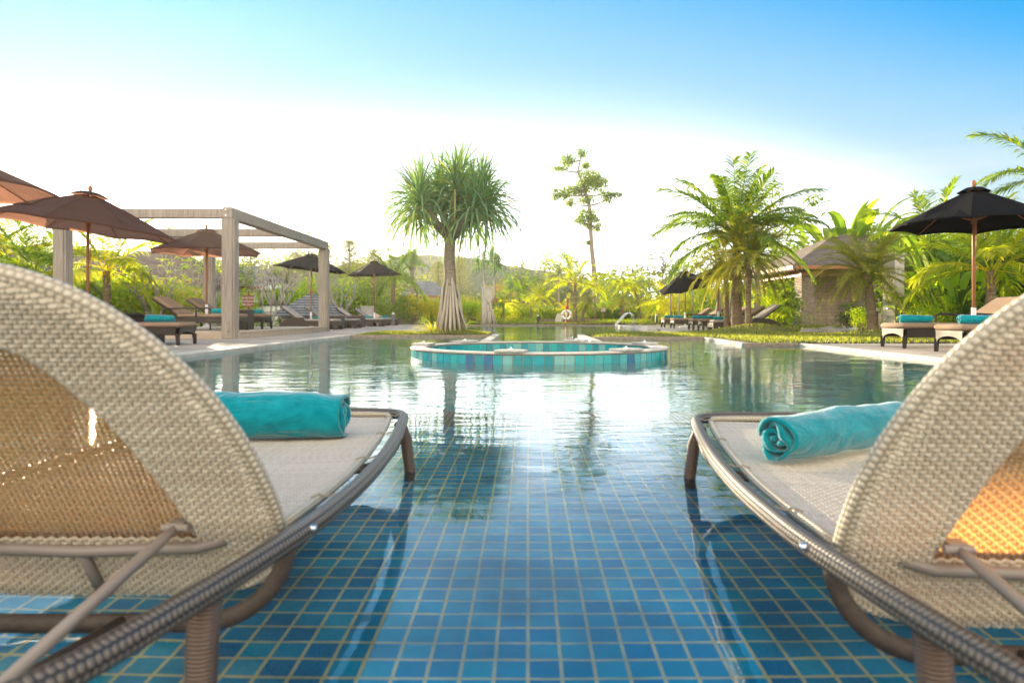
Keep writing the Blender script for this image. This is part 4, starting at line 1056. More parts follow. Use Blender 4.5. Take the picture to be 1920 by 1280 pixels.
for v, px, D, top, mt, w, lab in ((31,1500,40,430,'lf_mid',1.2,'mid green tree over the pavilion eave behind the coconut palm'),(32,1560,42,432,'lf_mid',1.3,'leafy tree standing between the two upright-leaved clumps'),(33,1625,39,418,'lf_dark',1.2,'deep green tree right above the pavilion ridge'),
    (34,1715,30,412,'lf_mid',1.0,'dense tree above the shower column'),(35,1460,44,452,'lf_bright',1.1,'lime green tree low behind the fine-leaved date palm'),(36,1810,27,398,'lf_mid',1.1,'broad green tree behind the umbrella finial'),(37,1945,24,380,'lf_mid',1.1,'tree closing the view past the golden coconut palm'),
    (38,345,41,462,'lf_bright',1.3,'lime green tree over the villa roof behind the paired loungers'),(39,425,44,474,'lf_mid',1.2,'soft green tree seen just left of the square pergola post'),(40,255,38,470,'lf_bright',1.2,'sunlit tree beyond the drooping corner of the flare-browned parasol'),
    (41,120,36,448,'lf_mid',1.2,'tree glowing between the flare-browned parasols and the lounger back'),(42,500,50,468,'lf_mid',1.4,'pale tree behind the leafless frangipani'),(43,690,52,474,'lf_mid',1.3,'green tree behind the smallest umbrella and the needle-leaved tree'),(44,30,34,430,'lf_bright',1.2,'bright tree at the picture edge under the nearest parasol')):
    plant(tree(v, H=5.5, crown=(2.3,2,1.9), zc=.5, nb=20, mat=mt, leaf=.19, n=5200, lump=.46), 'broadleaf_tree', lab, 'tree', px, D, top, wide=w)
# --- tall ragged tree
def tall_tree():
    D = 52; X = PX(1112, D); r = thing('tall_tree', 'tall slender tree with separate ragged clumps of leaves standing alone against the sky', 'tree', (X, D, GZ-.05))
    tb = MB(); lb = MB(); rg = random.Random(77)
    L = lambda px, py, dy=0: V3(PX(px, D)-X, dy, PZ(py, D)-GZ)
    spine = [L(1118,602), L(1117,560), L(1114,510), L(1109,460), L(1107,420), L(1105,385), L(1100,365), L(1092,340), L(1083,322), L(1088,300), L(1092,288)]
    tb.tube([tuple(p) for p in spine], [.24,.22,.19,.17,.15,.13,.11,.09,.07,.05,.03], 9)
    cl = [(1091,284,10,8),(1065,298,15,12),(1050,315,16,4),(1098,308,7,6),(1104,328,22,12),(1112,344,30,13),(1120,336,20,10),(1088,350,16,10),(1072,355,18,10),(1058,364,10,9),(1043,362,9,12),(1136,360,16,6),(1155,364,11,5),(1140,370,8,8),(1070,378,9,7),(1100,372,16,8),(1098,398,20,9),(1112,408,14,8),(1089,410,13,8),(1120,424,8,8),(1104,421,10,6),(1103,452,4,3)]
    for px, py, rx, ry in cl:
        c = L(px, py, rg.uniform(-.5, .5)*rx*D/F); near = min(spine, key=lambda q: (q-c).length+(0 if q.z < c.z+.2 else 1))
        tb.tube([tuple(near), tuple(near.lerp(c, .5)+V3(0, 0, -.12)), tuple(c)], [.07, .045, .015], 5)
        k_ = D/F; leafcloud(lb, c, rx*k_*1.05, rx*k_*.9, ry*k_*1.05, int(60+rx*ry*2.2), .20, rg, shell=.15)
        for _ in range(4):
            a = rg.uniform(0, 6.28); leafcloud(lb, c+V3(math.cos(a)*rx*k_, 0, math.sin(a)*ry*k_), .22, .22, .16, 14, .18, rg, shell=.1)
    o = tb.build('trunk', M['bark'], r, True); lb.build('crown', M['lf_mid'], r)
tall_tree()

# --- centre background
plant(palm(8, h=2.3, L=1.9, n=15, mat='lf_yellow', ll=.5, lw=.06, nl=40, droop=1.25, r=.12, elmin=.1), 'coconut_palm', 'bright golden palm with upswept fronds just behind the lifebuoy post', 'palm', 1078, 38.5, 483)
plant(palm(9, h=1.6, L=1.3, n=13, mat='lf_yellow', ll=.4, lw=.05, nl=30, droop=1.7, r=.06), 'areca_palm', 'yellow arching palm on a pencil-thin trunk beyond the pale bollard', 'palm', 1012, 42, 530)
plant(palm(10, h=1.2, L=1.4, n=12, mat='lf_palm', ll=.4, lw=.05, nl=30, droop=1.2, r=.07), 'date_palm', 'small green palm with dark trunk right of the shower tower', 'palm', 944, 40, 536)
plant(palm(11, h=1.1, L=1.0, n=30, mat='lf_date', ll=.22, lw=.02, nl=34, droop=2.0, r=.10, lean=(.32,0), elmin=-.3), 'date_palm', 'small leaning date palm with bulging dark trunk next to the lifebuoy', 'palm', 1089, 37.3, 548)
plant(palm(12, h=2.2, L=1.2, n=10, mat='lf_yellow', ll=.4, lw=.06, nl=26, droop=2.1, r=.05), 'areca_palm', 'slim palm with drooping yellow fronds behind the leaning date palm', 'palm', 1115, 41, 510)
plant(palm(13, h=2.4, L=1.3, n=10, mat='lf_yellow', ll=.42, lw=.06, nl=26, droop=2.2, r=.05), 'areca_palm', 'drooping yellow palm on a pale stem above the clipped hedge', 'palm', 1168, 41, 513)
plant(palm(14, h=2.5, L=1.2, n=10, mat='lf_yellow', ll=.42, lw=.06, nl=26, droop=2.2, r=.07, lean=(-.5,0)), 'areca_palm', 'drooping palm whose dark crooked trunk leans behind the pool ladder', 'palm', 1202, 42, 512)
plant(palm(15, h=1.3, L=.9, n=24, mat='lf_date', ll=.22, lw=.02, nl=30, droop=1.9, r=.07), 'date_palm', 'little date palm beside the clipped hedge', 'palm', 1165, 39, 552)
plant(palm(16, h=1.3, L=.9, n=24, mat='lf_date', ll=.22, lw=.02, nl=30, droop=1.9, r=.07), 'date_palm', 'little date palm behind the ladder rails', 'palm', 1196, 40, 556)
plant(palm(17, h=2.2, L=2.0, n=15, mat='lf_palm', ll=.5, lw=.05, nl=40, droop=1.6, r=.12, elmin=-.1), 'coconut_palm', 'coconut palm with drooping sunlit fronds beside the smallest black umbrella', 'palm', 737, 36.5, 462)
plant(palm(18, h=1.5, L=1.3, n=11, mat='lf_palm', ll=.4, lw=.05, nl=30, droop=1.4, r=.06), 'date_palm', 'thin young palm with pale curled frond in the yellow bushes', 'palm', 982, 44, 520)
plant(palm(28, h=1.3, L=1.3, n=12, mat='lf_yellow', ll=.4, lw=.05, nl=28, droop=1.7, r=.06), 'areca_palm', 'yellow arching palm left of the green bollard', 'palm', 995, 39.5, 548)
plant(palm(29, h=1.6, L=1.2, n=12, mat='lf_yellow', ll=.4, lw=.05, nl=28, droop=1.7, r=.06), 'areca_palm', 'golden palm behind the pale bollard near the deck corner', 'palm', 1238, 40, 530)
plant(tree(5, H=7.5, crown=(2.2,2,1.5), zc=.72, nb=14, mat='lf_mid', leaf=.2, n=2400, lump=.4, r=.12), 'garden_tree', 'rounded light green tree left of the tall ragged tree', 'tree', 1048, 62, 458)
plant(tree(6, H=8, crown=(2.2,1.8,2.3), zc=.7, nb=20, mat='lf_mid', leaf=.17, n=1500, lump=.28, r=.09), 'garden_tree', 'sparse see-through young tree beyond the middle loungers', 'tree', 1243, 50, 430)
plant(tree(7, H=6, crown=(2.0,1.8,1.8), zc=.6, nb=14, mat='lf_mid', leaf=.2, n=2400, lump=.38, r=.09), 'garden_tree', 'bushy tree right behind the middle umbrella', 'tree', 1300, 48, 470)
plant(tree(8, H=7, crown=(2.6,2.4,2.4), zc=.5, nb=16, mat='lf_dark', leaf=.3, n=3000, lump=.5), 'round_tree', 'dark rounded tree at the back, nearest the hill', 'tree', 968, 82, 500)
plant(tree(9, H=7, crown=(2.6,2.4,2.2), zc=.5, nb=14, mat='lf_dark', leaf=.3, n=3000, lump=.5), 'round_tree', 'dark rounded tree at the back, beside the light green tree', 'tree', 1003, 84, 506)
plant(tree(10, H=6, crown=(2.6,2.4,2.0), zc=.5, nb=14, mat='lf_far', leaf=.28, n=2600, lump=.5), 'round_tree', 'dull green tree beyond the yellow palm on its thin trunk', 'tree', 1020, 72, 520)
plant(tree(11, H=6, crown=(2.4,2.2,2.2), zc=.5, nb=16, mat='lf_mid', leaf=.22, n=2600, lump=.42), 'round_tree', 'leafy tree behind the drooping yellow palms', 'tree', 1150, 58, 502)
plant(tree(12, H=6, crown=(2.4,2.2,2.2), zc=.5, nb=16, mat='lf_mid', leaf=.22, n=2600, lump=.42), 'round_tree', 'leafy tree above the pool ladder', 'tree', 1192, 56, 498)
plant(tree(13, H=6, crown=(2.2,2.0,2.0), zc=.5, nb=16, mat='lf_red', leaf=.22, n=2000, lump=.42), 'round_tree', 'reddish-brown tree between the shower tower and the dark trees', 'tree', 935, 60, 520)
plant(wispy(1, 7, 2.6), 'casuarina_tree', 'hazy needle-leaved tree just right of the big screw pine trunk', 'tree', 862, 75, 478, wide=1.3)
plant(wispy(2, 7, 2.6), 'casuarina_tree', 'hazy needle-leaved tree just left of the big screw pine trunk', 'tree', 822, 70, 488, wide=1.3)
plant(wispy(3, 6, 3.0), 'casuarina_tree', 'silvery wispy tree rising between pergola corner and small umbrellas', 'tree', 655, 44, 448, wide=1.2)
plant(wispy(4, 6, 3.0), 'casuarina_tree', 'silvery wispy tree directly behind the right pergola post', 'tree', 610, 46, 455, wide=1.2)
plant(wispy(5, 6, 3.0), 'casuarina_tree', 'wispy tree peeping under the pergola beams', 'tree', 555, 48, 470, wide=1.2)
plant(wispy(6, 6, 3.0), 'casuarina_tree', 'wispy tree behind the smallest black umbrella', 'tree', 700, 50, 465, wide=1.2)
# golden and green bed shrubs across the back, each one a plant
beds = [(655,37,538,'lf_mid','green shrub under the wispy trees past the pergola'),(683,39,545,'lf_bright','bright shrub beyond the big clay pot'),(720,36,560,'lf_mid','green shrub next to the grey bollard'),
 (752,37,556,'lf_mid','rounded green shrub right of the grey bollard'),(775,38,552,'lf_gold','golden shrub mass left of the stilt roots'),(803,39,548,'lf_gold','golden shrub nearest behind the stilt roots'),
 (828,41,556,'lf_gold','amber shrub peeping between the stilt roots'),(872,40,560,'lf_bright','light green shrub right of the stilt roots'),(892,42,556,'lf_gold','golden shrub at the shower tower foot'),
 (935,41,572,'lf_bright','low bright shrub by the forked screw pine'),(962,43,562,'lf_gold','yellow shrub under the rounded screw pine'),(985,42,572,'lf_bright','low lemon shrub beyond the green bollard'),
 (1035,41,572,'lf_mid','green shrub left of the upright stone'),(1060,44,555,'lf_gold','amber shrub behind the lifebuoy'),(1102,43,566,'lf_bright','yellow-green shrub behind the leaning date palm'),
 (1135,45,560,'lf_mid','mid green shrub over the small sign'),(1218,43,560,'lf_bright','bright shrub between ladder and dark bollard'),(1245,39,566,'lf_gold','golden shrub beside the dark bollard'),
 (1275,38,560,'lf_bright','lime shrub behind the first middle lounger'),(1310,37,566,'lf_gold','orange-yellow shrub behind the middle loungers'),(1395,33,556,'lf_bright','bright shrub between the two palm trunks'),(1425,30,556,'lf_gold','yellow shrub over the raised lounger backs')]
for k, (px, D, top, mt, lab) in enumerate(beds):
    if mt == 'lf_gold' and k % 2: plant(areca(10+k % 3, 1.6, 24, mt), 'areca_palm', lab.replace('shrub', 'feathery clump'), 'palm', px, D, top-4, group=BG, rz=k)
    else: shrub(30+k % 7, mt, lab, px, D, top, W=2.3, H=1.5, leaf=.12, n=1800)
mb = MB(); rg = random.Random(8)
r = thing('clipped_hedge', 'dark clipped hedge behind the small sign and ladder', 'hedge', (PX(1150, 43), 43, GZ))
leafcloud(mb, (0,0,.45), 1.5, .6, .50, 2600, .10, rg, shell=.5); leafcloud(mb, (-.8,0,.5), .9, .5, .45, 1200, .10, rg, shell=.5); leafcloud(mb, (.8,0,.5), .9, .5, .45, 1200, .10, rg, shell=.5); mb.build('foliage', M['lf_dark'], r)
r = thing('low_hedge', 'low golden mound hedge along the far pool lawn', 'hedge', (PX(1170, 37.2), 37.2, GZ)); mb = MB()
for k in range(9): leafcloud(mb, (-1.3+.33*k,0,.12), .34, .4, .22, 420, .06, rg, shell=.3)
mb.build('foliage', M['lf_bright'], r)
r = thing('low_hedge', 'low bright ground-cover hedge near the shower tower', 'hedge', (PX(960, 38.5), 38.5, GZ)); mb = MB()
for k in range(8): leafcloud(mb, (-1.1+.33*k,0,.12), .34, .4, .24, 420, .06, rg, shell=.3)
mb.build('foliage', M['lf_bright'], r)

# --- left side planting
plant(palm(19, h=1.9, L=2.3, n=15, mat='lf_yellow', ll=.6, lw=.06, nl=48, droop=1.7, r=.13, elmin=-.2), 'coconut_palm', 'sunlit yellow palm behind the umbrella nearest the setting sun', 'palm', 200, 19.5, 402)
plant(palm(20, h=1.7, L=2.2, n=16, mat='lf_palm', ll=.6, lw=.05, nl=48, droop=1.6, r=.13, elmin=0), 'coconut_palm', 'green-gold palm with spread fronds beyond the far pergola corner', 'palm', 66, 19, 405)
plant(palm(21, h=1.9, L=2.1, n=14, mat='lf_yellow', ll=.6, lw=.06, nl=44, droop=1.5, r=.13, elmin=0), 'coconut_palm', 'bright palm at the picture edge beneath the nearest umbrella', 'palm', -30, 21, 370)
LS = [(190,21,505,'lf_bright','bright low shrub behind the near lounger back'),(240,22,515,'lf_gold','yellow shrub under the sunlit palm'),(285,22.5,520,'lf_bright','pale yellow-green shrub behind the lounger with the box table'),(330,23,530,'lf_gold','golden shrub behind the paired loungers'),
 (395,30,545,'lf_mid','green shrub beyond the back pergola post'),(445,33,540,'lf_bright','green shrub between the pergola post and the red sign'),(500,36,545,'lf_mid','shrub in front of the pale umbrella'),(540,37,535,'lf_bright','lime shrub left of the shingled hut'),(630,36,520,'lf_bright','tall bright shrub behind the right pergola post'),(575,39,520,'lf_bright','yellow leafy shrub over the hut roof'),(120,23,500,'lf_mid','green shrub behind the backrest of the silvery lounger'),(30,23,500,'lf_mid','shadowed shrub at the picture edge')]
for k, (px, D, top, mt, lab) in enumerate(LS): shrub(40+k % 5, mt, lab, px, D, top, W=2.0, H=1.4, leaf=.13, n=1900)
PLG = 'pale-barked frangipani trees'
for k, (px, D, top, lf, lab) in enumerate(((288,21,470,.3,'frangipani with a few leaves behind the box table'),(352,24,455,.35,'frangipani between the parasol pole and the lounger backs'),(410,26,475,.25,'frangipani seen past the square pergola post'),(505,27.5,462,.05,'leafless frangipani tied to slanting props near the red sign'),(528,31,468,.08,'leafless frangipani behind the shingled hut'),(640,33,500,.12,'frangipani right of the pergola over the dark loungers'),(615,35,490,.1,'frangipani close behind the right pergola post'))):
    plant(bare(k, 2.4, 1.8, lf), 'frangipani_tree', lab, 'tree', px, D, top, group=PLG, rz=k*1.3)
plant(tree(20, H=6, crown=(1.2,1.0,1.6), zc=.7, nb=12, mat='lf_mid', leaf=.14, n=380, lump=.3, r=.05), 'garden_tree', 'thin open sapling showing above the pergola corner beam', 'tree', 578, 38, 398)
plant(tree(21, H=6, crown=(2.2,1.6,1.6), zc=.6, nb=14, mat='lf_mid', leaf=.18, n=1600, lump=.4), 'garden_tree', 'yellow-green tree under the back pergola beam', 'tree', 565, 52, 455)
plant(tree(22, H=6, crown=(2.0,1.6,1.3), zc=.7, nb=12, mat='lf_mid', leaf=.2, n=900, lump=.35), 'garden_tree', 'faint far tree showing between the pergola beam and parasol top', 'tree', 335, 48, 402)
plant(wispy(7, 6, 3.0), 'casuarina_tree', 'wispy tree behind the flare-browned parasol', 'tree', 470, 50, 458, wide=1.3)
plant(wispy(8, 6, 3.0), 'casuarina_tree', 'wispy tree behind the frangipani with few leaves', 'tree', 395, 52, 470, wide=1.4)

# --- the far wood that closes the garden: one mass nobody could count
mb = MB(); rg = random.Random(31)
for k in range(330):
    x = -75+k*.55+rg.uniform(-1, 1); y = rg.uniform(88, 125); px = 990+x*F/y
    hh = 6.3+1.6*math.sin(x*.13)+1.0*math.sin(x*.37+1)+rg.uniform(-.9, 1.1)
    if px < 700: hh += 1
    if 800 < px < 960: hh -= 1.3
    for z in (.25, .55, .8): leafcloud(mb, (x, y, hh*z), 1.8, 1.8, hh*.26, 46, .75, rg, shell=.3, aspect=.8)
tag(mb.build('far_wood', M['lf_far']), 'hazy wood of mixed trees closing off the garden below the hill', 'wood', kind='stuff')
# undergrowth that fills the beds between the plants one can tell apart
mb = MB()
def cover(x0, x1, y0, y1, n, h, s):
    for _ in range(n):
        x = rg.uniform(x0, x1); y = rg.uniform(y0, y1); leafcloud(mb, (x, y, h*.45), .5, .5, h*.55, 34, s, rg, shell=.1)
cover(-7, 12, 44, 58, 420, 1.3, .2); cover(-16, -7, 38, 56, 260, 1.2, .2); cover(8.6, 17, 37, 50, 260, 1.3, .18)
cover(-26, -11.4, 20, 34, 330, .55, .13); cover(12.6, 22, 14.5, 20, 220, .9, .12); cover(11, 18, 12.8, 16, 160, .6, .09); cover(16, 30, 33, 40, 220, 1.6, .2); cover(9.5, 12, 27, 36, 80, .9, .12)
tag(mb.build('undergrowth', M['lf_mid']), 'dense leafy undergrowth filling the planting beds', 'ground cover', kind='stuff')
# ------------------------------------------------------------------ pergola and platform
def pergola():
    X0, X1, Y0, Y1 = -9.95, -6.37, 14.6, 21.3; zt = 2.84
    pl = thing('timber_platform', 'low pale timber platform carrying the pergola and paired loungers', 'platform', ((X0+X1)/2, (Y0+Y1)/2, GZ))
    mb = MB(); k = 0; x = X0-.3
    y = Y0+.12
    while y < Y1-.1:
        mb.box(((-.05), y-(Y0+Y1)/2+.09, .135), (X1-X0+.35, .172, .03), 0, .004); y += .18
    mb.build('boards', M['wood_deck'], pl)
    mb = MB(); mb.box((0, Y0+.10-(Y0+Y1)/2, .065), (X1-X0+.30, .05, .125)); mb.box(((X1-X0)/2+.08, 0, .065), (.05, Y1-Y0-.14, .125)); mb.build('skirt_board', M['wood_deck'], pl)
    root = thing('pergola', 'weathered grey timber pergola with square posts and open roof beams', 'pergola', ((X0+X1)/2, (Y0+Y1)/2, GZ))
    cx, cy = (X0+X1)/2, (Y0+Y1)/2
    for x in (X0, X1):
        for y in (Y0, Y1):
            mb = MB(); xx, yy = x-cx, y-cy; H = zt-.24-GZ
            mb.box((xx, yy, H/2), (.19, .27, H), 0, .012)
            mb.box((xx-.115, yy+.01, H/2-.001), (.05, .23, H-.002), 0, .006); mb.box((xx+.115, yy+.01, H/2-.001), (.05, .23, H-.002), 0, .006)
            mb.build('post', M['wood_grey'], root)
    mb = MB()
    for x in (X0, X1):
        for y in (Y0, Y1):
            for zz in (zt-.06, zt-.18): mb.tube([(x-cx-.02, y-cy-.17, zz-GZ), (x-cx-.02, y-cy-.13, zz-GZ)], .016, 8)
            for zz in (.16, .34): mb.tube([(x-cx+.02, y-cy-.15, zz), (x-cx+.02, y-cy-.12, zz)], .014, 8)
    mb.build('bolts', M['steel'], root)
    for x in (X0, X1):
        mb = MB(); mb.box((x-cx, 0, zt-.12-GZ), (.20, Y1-Y0+.28, .24), 0, .01); mb.build('beam', M['wood_grey'], root)
    for y in (Y0, (Y0+Y1)/2+.1, Y1):
        mb = MB(); mb.box((0, y-cy, zt-.122-GZ), (X1-X0-.205, .16, .20), 0, .01); mb.build('beam', M['wood_grey'], root)
pergola()

# ------------------------------------------------------------------ parasols
def umbrella(label, x, y, z=GZ, r=1.28, top=2.72, edge=2.18, tilt=(0,0), mat='canvas', rz=0, name='umbrella', detail=True, pole='teak', group='parasols round the pool'):
    root = thing(name, label, 'umbrella', (x, y, z), rz, group)
    mb = MB(); h = top-z-.02
    mb.tube([(0,0,.55),(0,0,h)], .024, 10); mb.build('pole', M[pole], root, True)
    mb = MB(); mb.tube([(0,0,0),(0,0,.62)], .034, 12); mb.lathe([(.24,0),(.25,.05),(.10,.075),(.04,.12)], (0,0,0), 20); mb.build('base', M['white'], root, True)
    hd = bpy.data.objects.new('canopy', None); 
    n = 8; cb = MB(); zt = top-z; ze = edge-z; V = []; Fc = []
    Rt = Matrix.Rotation(tilt[0], 4, 'Y') @ Matrix.Rotation(tilt[1], 4, 'X'); piv = V3(0,0,zt-.3)
    def tf(p): return tuple(Rt @ (Vector(p)-piv)+piv)
    rows = [(0.14, -.02), (.4, 0), (.7, 0), (1, 0)]; sub = 4
    for ri, (t, _) in enumerate(rows):
        for k in range(n*sub):
            a = 2*math.pi*(k/(n*sub)); f = (k % sub)/sub; cor = math.cos(math.pi/n)/math.cos((f-.5)*2*math.pi/n)
            rr = r*t*(cor*.985+.015) ; sag = -.035*math.sin(math.pi*f)*t
            zz = zt-.03-(zt-ze-.03)*(t**1.12)+sag*(1 if t < 1 else -.9)
            V.append(tf((rr*math.cos(a), rr*math.sin(a), zz)))
    N = n*sub
    for i in range(len(rows)-1):
        for k in range(N): q = (k+1) % N; Fc.append((i*N+k, i*N+q, (i+1)*N+q, (i+1)*N+k))
    # short hanging valance
    b = len(V)
    for k in range(N): p = V[(len(rows)-1)*N+k]; V.append((p[0]*1.0, p[1]*1.0, p[2]-.028))
    for k in range(N): q = (k+1) % N; Fc.append(((len(rows)-1)*N+k, (len(rows)-1)*N+q, b+q, b+k))
    cb.add(V, Fc); cn = cb.build('canopy', M[mat], root)
    bpy.data.objects.remove(hd)
    vb = MB(); V = []; Fc = []
    for t, zz in ((.0, zt+.0), (.10, zt-.015), (.20, zt-.075)):
        for k in range(N):
            a = 2*math.pi*k/N; f = (k % sub)/sub; cor = math.cos(math.pi/n)/math.cos((f-.5)*2*math.pi/n)
            V.append(tf((r*t*cor*math.cos(a), r*t*cor*math.sin(a), zz-.012*math.sin(math.pi*f)*(t > .15))))
    for i in range(2):
        for k in range(N): q = (k+1) % N; Fc.append((i*N+k, i*N+q, (i+1)*N+q, (i+1)*N+k))
    vb.add(V, Fc); vb.build('vent_cap', M[mat], cn)
    mb = MB(); c = Vector(tf((0,0,zt))); mb.lathe([(.02,-.02),(.028,.02),(.036,.05),(.024,.085),(.006,.105)], tuple(c), 10); mb.build('finial', M[pole], root, True)
    if detail:
        hub = zt-.62*(zt-ze)-.16
        for k in range(n):
            a = 2*math.pi*k/n; mb = MB(); pt = lambda t, dz=0: tf((r*t*math.cos(a), r*t*math.sin(a), zt-.03-(zt-ze-.03)*(t**1.12)-.016+dz))
            mb.tube([pt(.05), pt(.4), pt(.7), pt(.98)], .010, 6); rb = mb.build('rib', M[pole], root)
            mb = MB(); mb.tube([(0,0,hub), pt(.48, -.01)], .009, 6); mb.build('strut', M[pole], rb)
        mb = MB(); mb.tube([(0,0,hub-.04),(0,0,hub+.05)], .042, 10); mb.tube([(.03,0,hub),(.045,0,hub-.3),(.03,.01,hub-.62),(.05,0,hub-.70),(.025,0,hub-.74)], .006, 5); mb.build('hub', M[pole], root)
    return root
umbrella('large black parasol with wooden ribs and red-brown pole between the two near right-hand loungers', 6.66, 10.2, r=1.12, top=2.47, edge=1.90, rz=R(10))
umbrella('flare-browned dark parasol beside the setting sun, nearest to the pergola post', -7.35, 11.4, r=1.42, top=2.62, edge=2.0, mat='canvas_flare_brown', tilt=(R(7),0), rz=R(12))
umbrella('nearest flare-browned dark parasol, only one drooping corner in sight', -7.35, 8.3, r=1.36, top=2.72, edge=2.12, mat='canvas_flare_brown', rz=R(30))
umbrella('flare-browned dark parasol standing on the timber platform under the pergola', -7.98, 16.95, z=GZ+.15, r=1.32, top=2.70, edge=2.10, mat='canvas_flare_brown', rz=R(5))
umbrella('black parasol partly hidden by the right pergola post', -7.95, 25.0, r=1.32, top=2.80, edge=2.22, rz=R(8), tilt=(R(6),0))
umbrella('smallest black parasol, beside the big clay pot', -7.2, 32.0, r=1.25, top=3.08, edge=2.42, rz=R(16), tilt=(R(-2),0))
umbrella('black parasol tilted over the middle loungers', 6.35, 27.6, r=1.18, top=2.32, edge=1.70, rz=R(20), tilt=(R(-17),R(4)))
umbrella('black parasol hidden behind the palms by the pale lounger', 6.3, 22.6, r=1.05, top=2.20, edge=1.75, rz=R(0))
umbrella('pale cream parasol far behind among the frangipani trees', PX(518,43), 43, r=1.3, top=2.55, edge=2.1, mat='canvas_pale', detail=False, rz=R(5))

# ------------------------------------------------------------------ deck loungers
def deck_lounger_leggy(name='deck_lounger', cush='cushion', ratt='rattan'):
    """foot end towards +x, origin on the ground at the middle; arched foot end, four legs, tilted back, armrests"""
    root = thing(name, 'x', 'lounger')
    mb = MB(); L, W = 2.0, .68
    for s in (-1, 1):      # side aprons, and an arch cut by steps at the foot end
        mb.box((-.02, s*(W/2-.02), .235), (L-.10, .035, .13), 0, .006)
    mb.box((-L/2+.045, 0, .235), (.035, W-.08, .13), 0, .006)
    V = []; n = 12; x = L/2-.045
    poly = [(-W/2+.04, .30), (-W/2+.04, .14)]+[(-(W/2-.07)*math.cos(math.pi*k/n), .14+.085*math.sin(math.pi*k/n)) for k in range(n+1)]+[(W/2-.04, .14), (W/2-.04, .30)]
    for i in range(len(poly)-1):
        (y0, z0), (y1, z1) = poly[i], poly[i+1]
        if abs(y0-y1) < 1e-6: continue
        mb.add([(x-.017,y0,z0),(x-.017,y1,z1),(x-.017,y1,.30),(x-.017,y0,.30),(x+.017,y0,z0),(x+.017,y1,z1),(x+.017,y1,.30),(x+.017,y0,.30)], [(0,3,2,1),(4,5,6,7),(0,1,5,4),(2,3,7,6)])
    mb.box((0, 0, .292), (L-.06, W-.03, .02), 0, .006)
    mb.build('frame', M[ratt], root)
    for x in (L/2-.05, -L/2+.10):
        for s in (-1, 1):
            mb = MB(); mb.tube([(x, s*(W/2-.03), .18), (x+.01, s*(W/2-.028), 0)], [.042, .030], 4); mb.build('leg', M[ratt], root)
    mb = MB(); mb.box((.30, 0, .345), (1.38, W-.01, .085), 0, .03); mb.build('seat_cushion', M[cush], root, True)
    bk_ = MB(); a = R(33); c, s_ = math.cos(a), math.sin(a); x0 = -.36
    def bx(l0, l1, t0, t1, w, mbb, bev=.02):
        V = []
        for t in (t0, t1):
            for l in (l0, l1):
                for y in (-w/2, w/2): V.append((x0-l*c+t*s_, y, .345+l*s_+t*c))
        mbb.add(V, [(0,1,3,2),(4,6,7,5),(0,4,5,1),(2,3,7,6),(0,2,6,4),(1,5,7,3)])
    bx(0, .74, -.03, .0, W-.04, bk_); bk_.build('backrest', M[ratt], root)
    cb = MB(); bx(0, .72, .002, .085, W-.05, cb); o = cb.build('back_cushion', M[cush], root)
    m = o.modifiers.new('soft', 'BEVEL'); m.width = .03; m.segments = 3
    for s in (-1, 1):
        mb = MB(); y = s*(W/2+.02); mb.tube([(.06,y,.0),(.06,y,.50),(-.02,y,.53),(-.62,y,.50),(-.70,y,.44),(-.70,y,.20)], .02, 6); mb.build('armrest', M[ratt], root)
    return root
def deck_lounger_fin(cush='cushion_grey'):
    """lounger with solid sides: a block leg at the foot and a curved fin at the head"""
    root = thing('deck_lounger', 'x', 'lounger'); L, W = 2.0, .68
    for s in (-1, 1):
        prof = [(1.0,0),(1.0,.28),(-.15,.28),(-.18,.42),(-.45,.42)]+[(-.45-.62*math.sin(math.pi/2*k/8), .42*math.cos(math.pi/2*k/8)) for k in range(1, 9)]+[(-.20,0),(-.20,.12),(.35,.12),(.35,0),(.62,0),(.62,.16),(.86,.16),(.86,0)]
        mb = MB(); y = s*(W/2-.02); n = len(prof); tr = tessellate_polygon([[Vector((p[0], p[1], 0)) for p in prof]])
        V = [(p[0], y-.02, p[1]) for p in prof]+[(p[0], y+.02, p[1]) for p in prof]
        mb.add(V, [tuple(t) for t in tr]+[tuple(n+k for k in t[::-1]) for t in tr]+[(k, (k+1) % n, n+(k+1) % n, n+k) for k in range(n)]); mb.build('side_panel', M['rattan_far'], root)
    mb = MB(); mb.box((.98, 0, .21), (.035, W-.10, .13)); mb.box((.25, 0, .27), (1.4, W-.1, .02)); mb.build('frame', M['rattan_far'], root)
    mb = MB(); mb.box((.27, 0, .325), (1.40, W-.11, .085), 0, .03); mb.build('seat_cushion', M[cush], root, True)
    a = R(36); c, s_ = math.cos(a), math.sin(a); x0 = -.36
    def bx(l0, l1, t0, t1, w, mbb):
        V = [(x0-l*c+t*s_, y, .33+l*s_+t*c) for t in (t0, t1) for l in (l0, l1) for y in (-w/2, w/2)]
        mbb.add(V, [(0,1,3,2),(4,6,7,5),(0,4,5,1),(2,3,7,6),(0,2,6,4),(1,5,7,3)])
    mb = MB(); bx(0, .80, -.03, 0, W-.10, mb); mb.build('backrest', M['rattan_far'], root)
    mb = MB(); bx(0, .76, .002, .08, W-.11, mb); o = mb.build('back_cushion', M[cush], root); m = o.modifiers.new('soft', 'BEVEL'); m.width = .03; m.segments = 3
    return root
tw = towel_mesh(.46, .075, turns=2.6, seg=16, nl=12, seed=21, wob=1.2)
twm = tw.mesh('rolled_towel', M['towel'], True)
def towel(label, x, y, z, rz, s=1.0):
    o = bpy.data.objects.new('rolled_towel', twm); COL.link(o); o.location = (x, y, z); o.rotation_euler = (0, 0, rz); o.scale = (s, s, s)
    return tag(o, label, 'towel', 'rolled turquoise towels')
LG = 'cushioned loungers on the decks'
first = {}
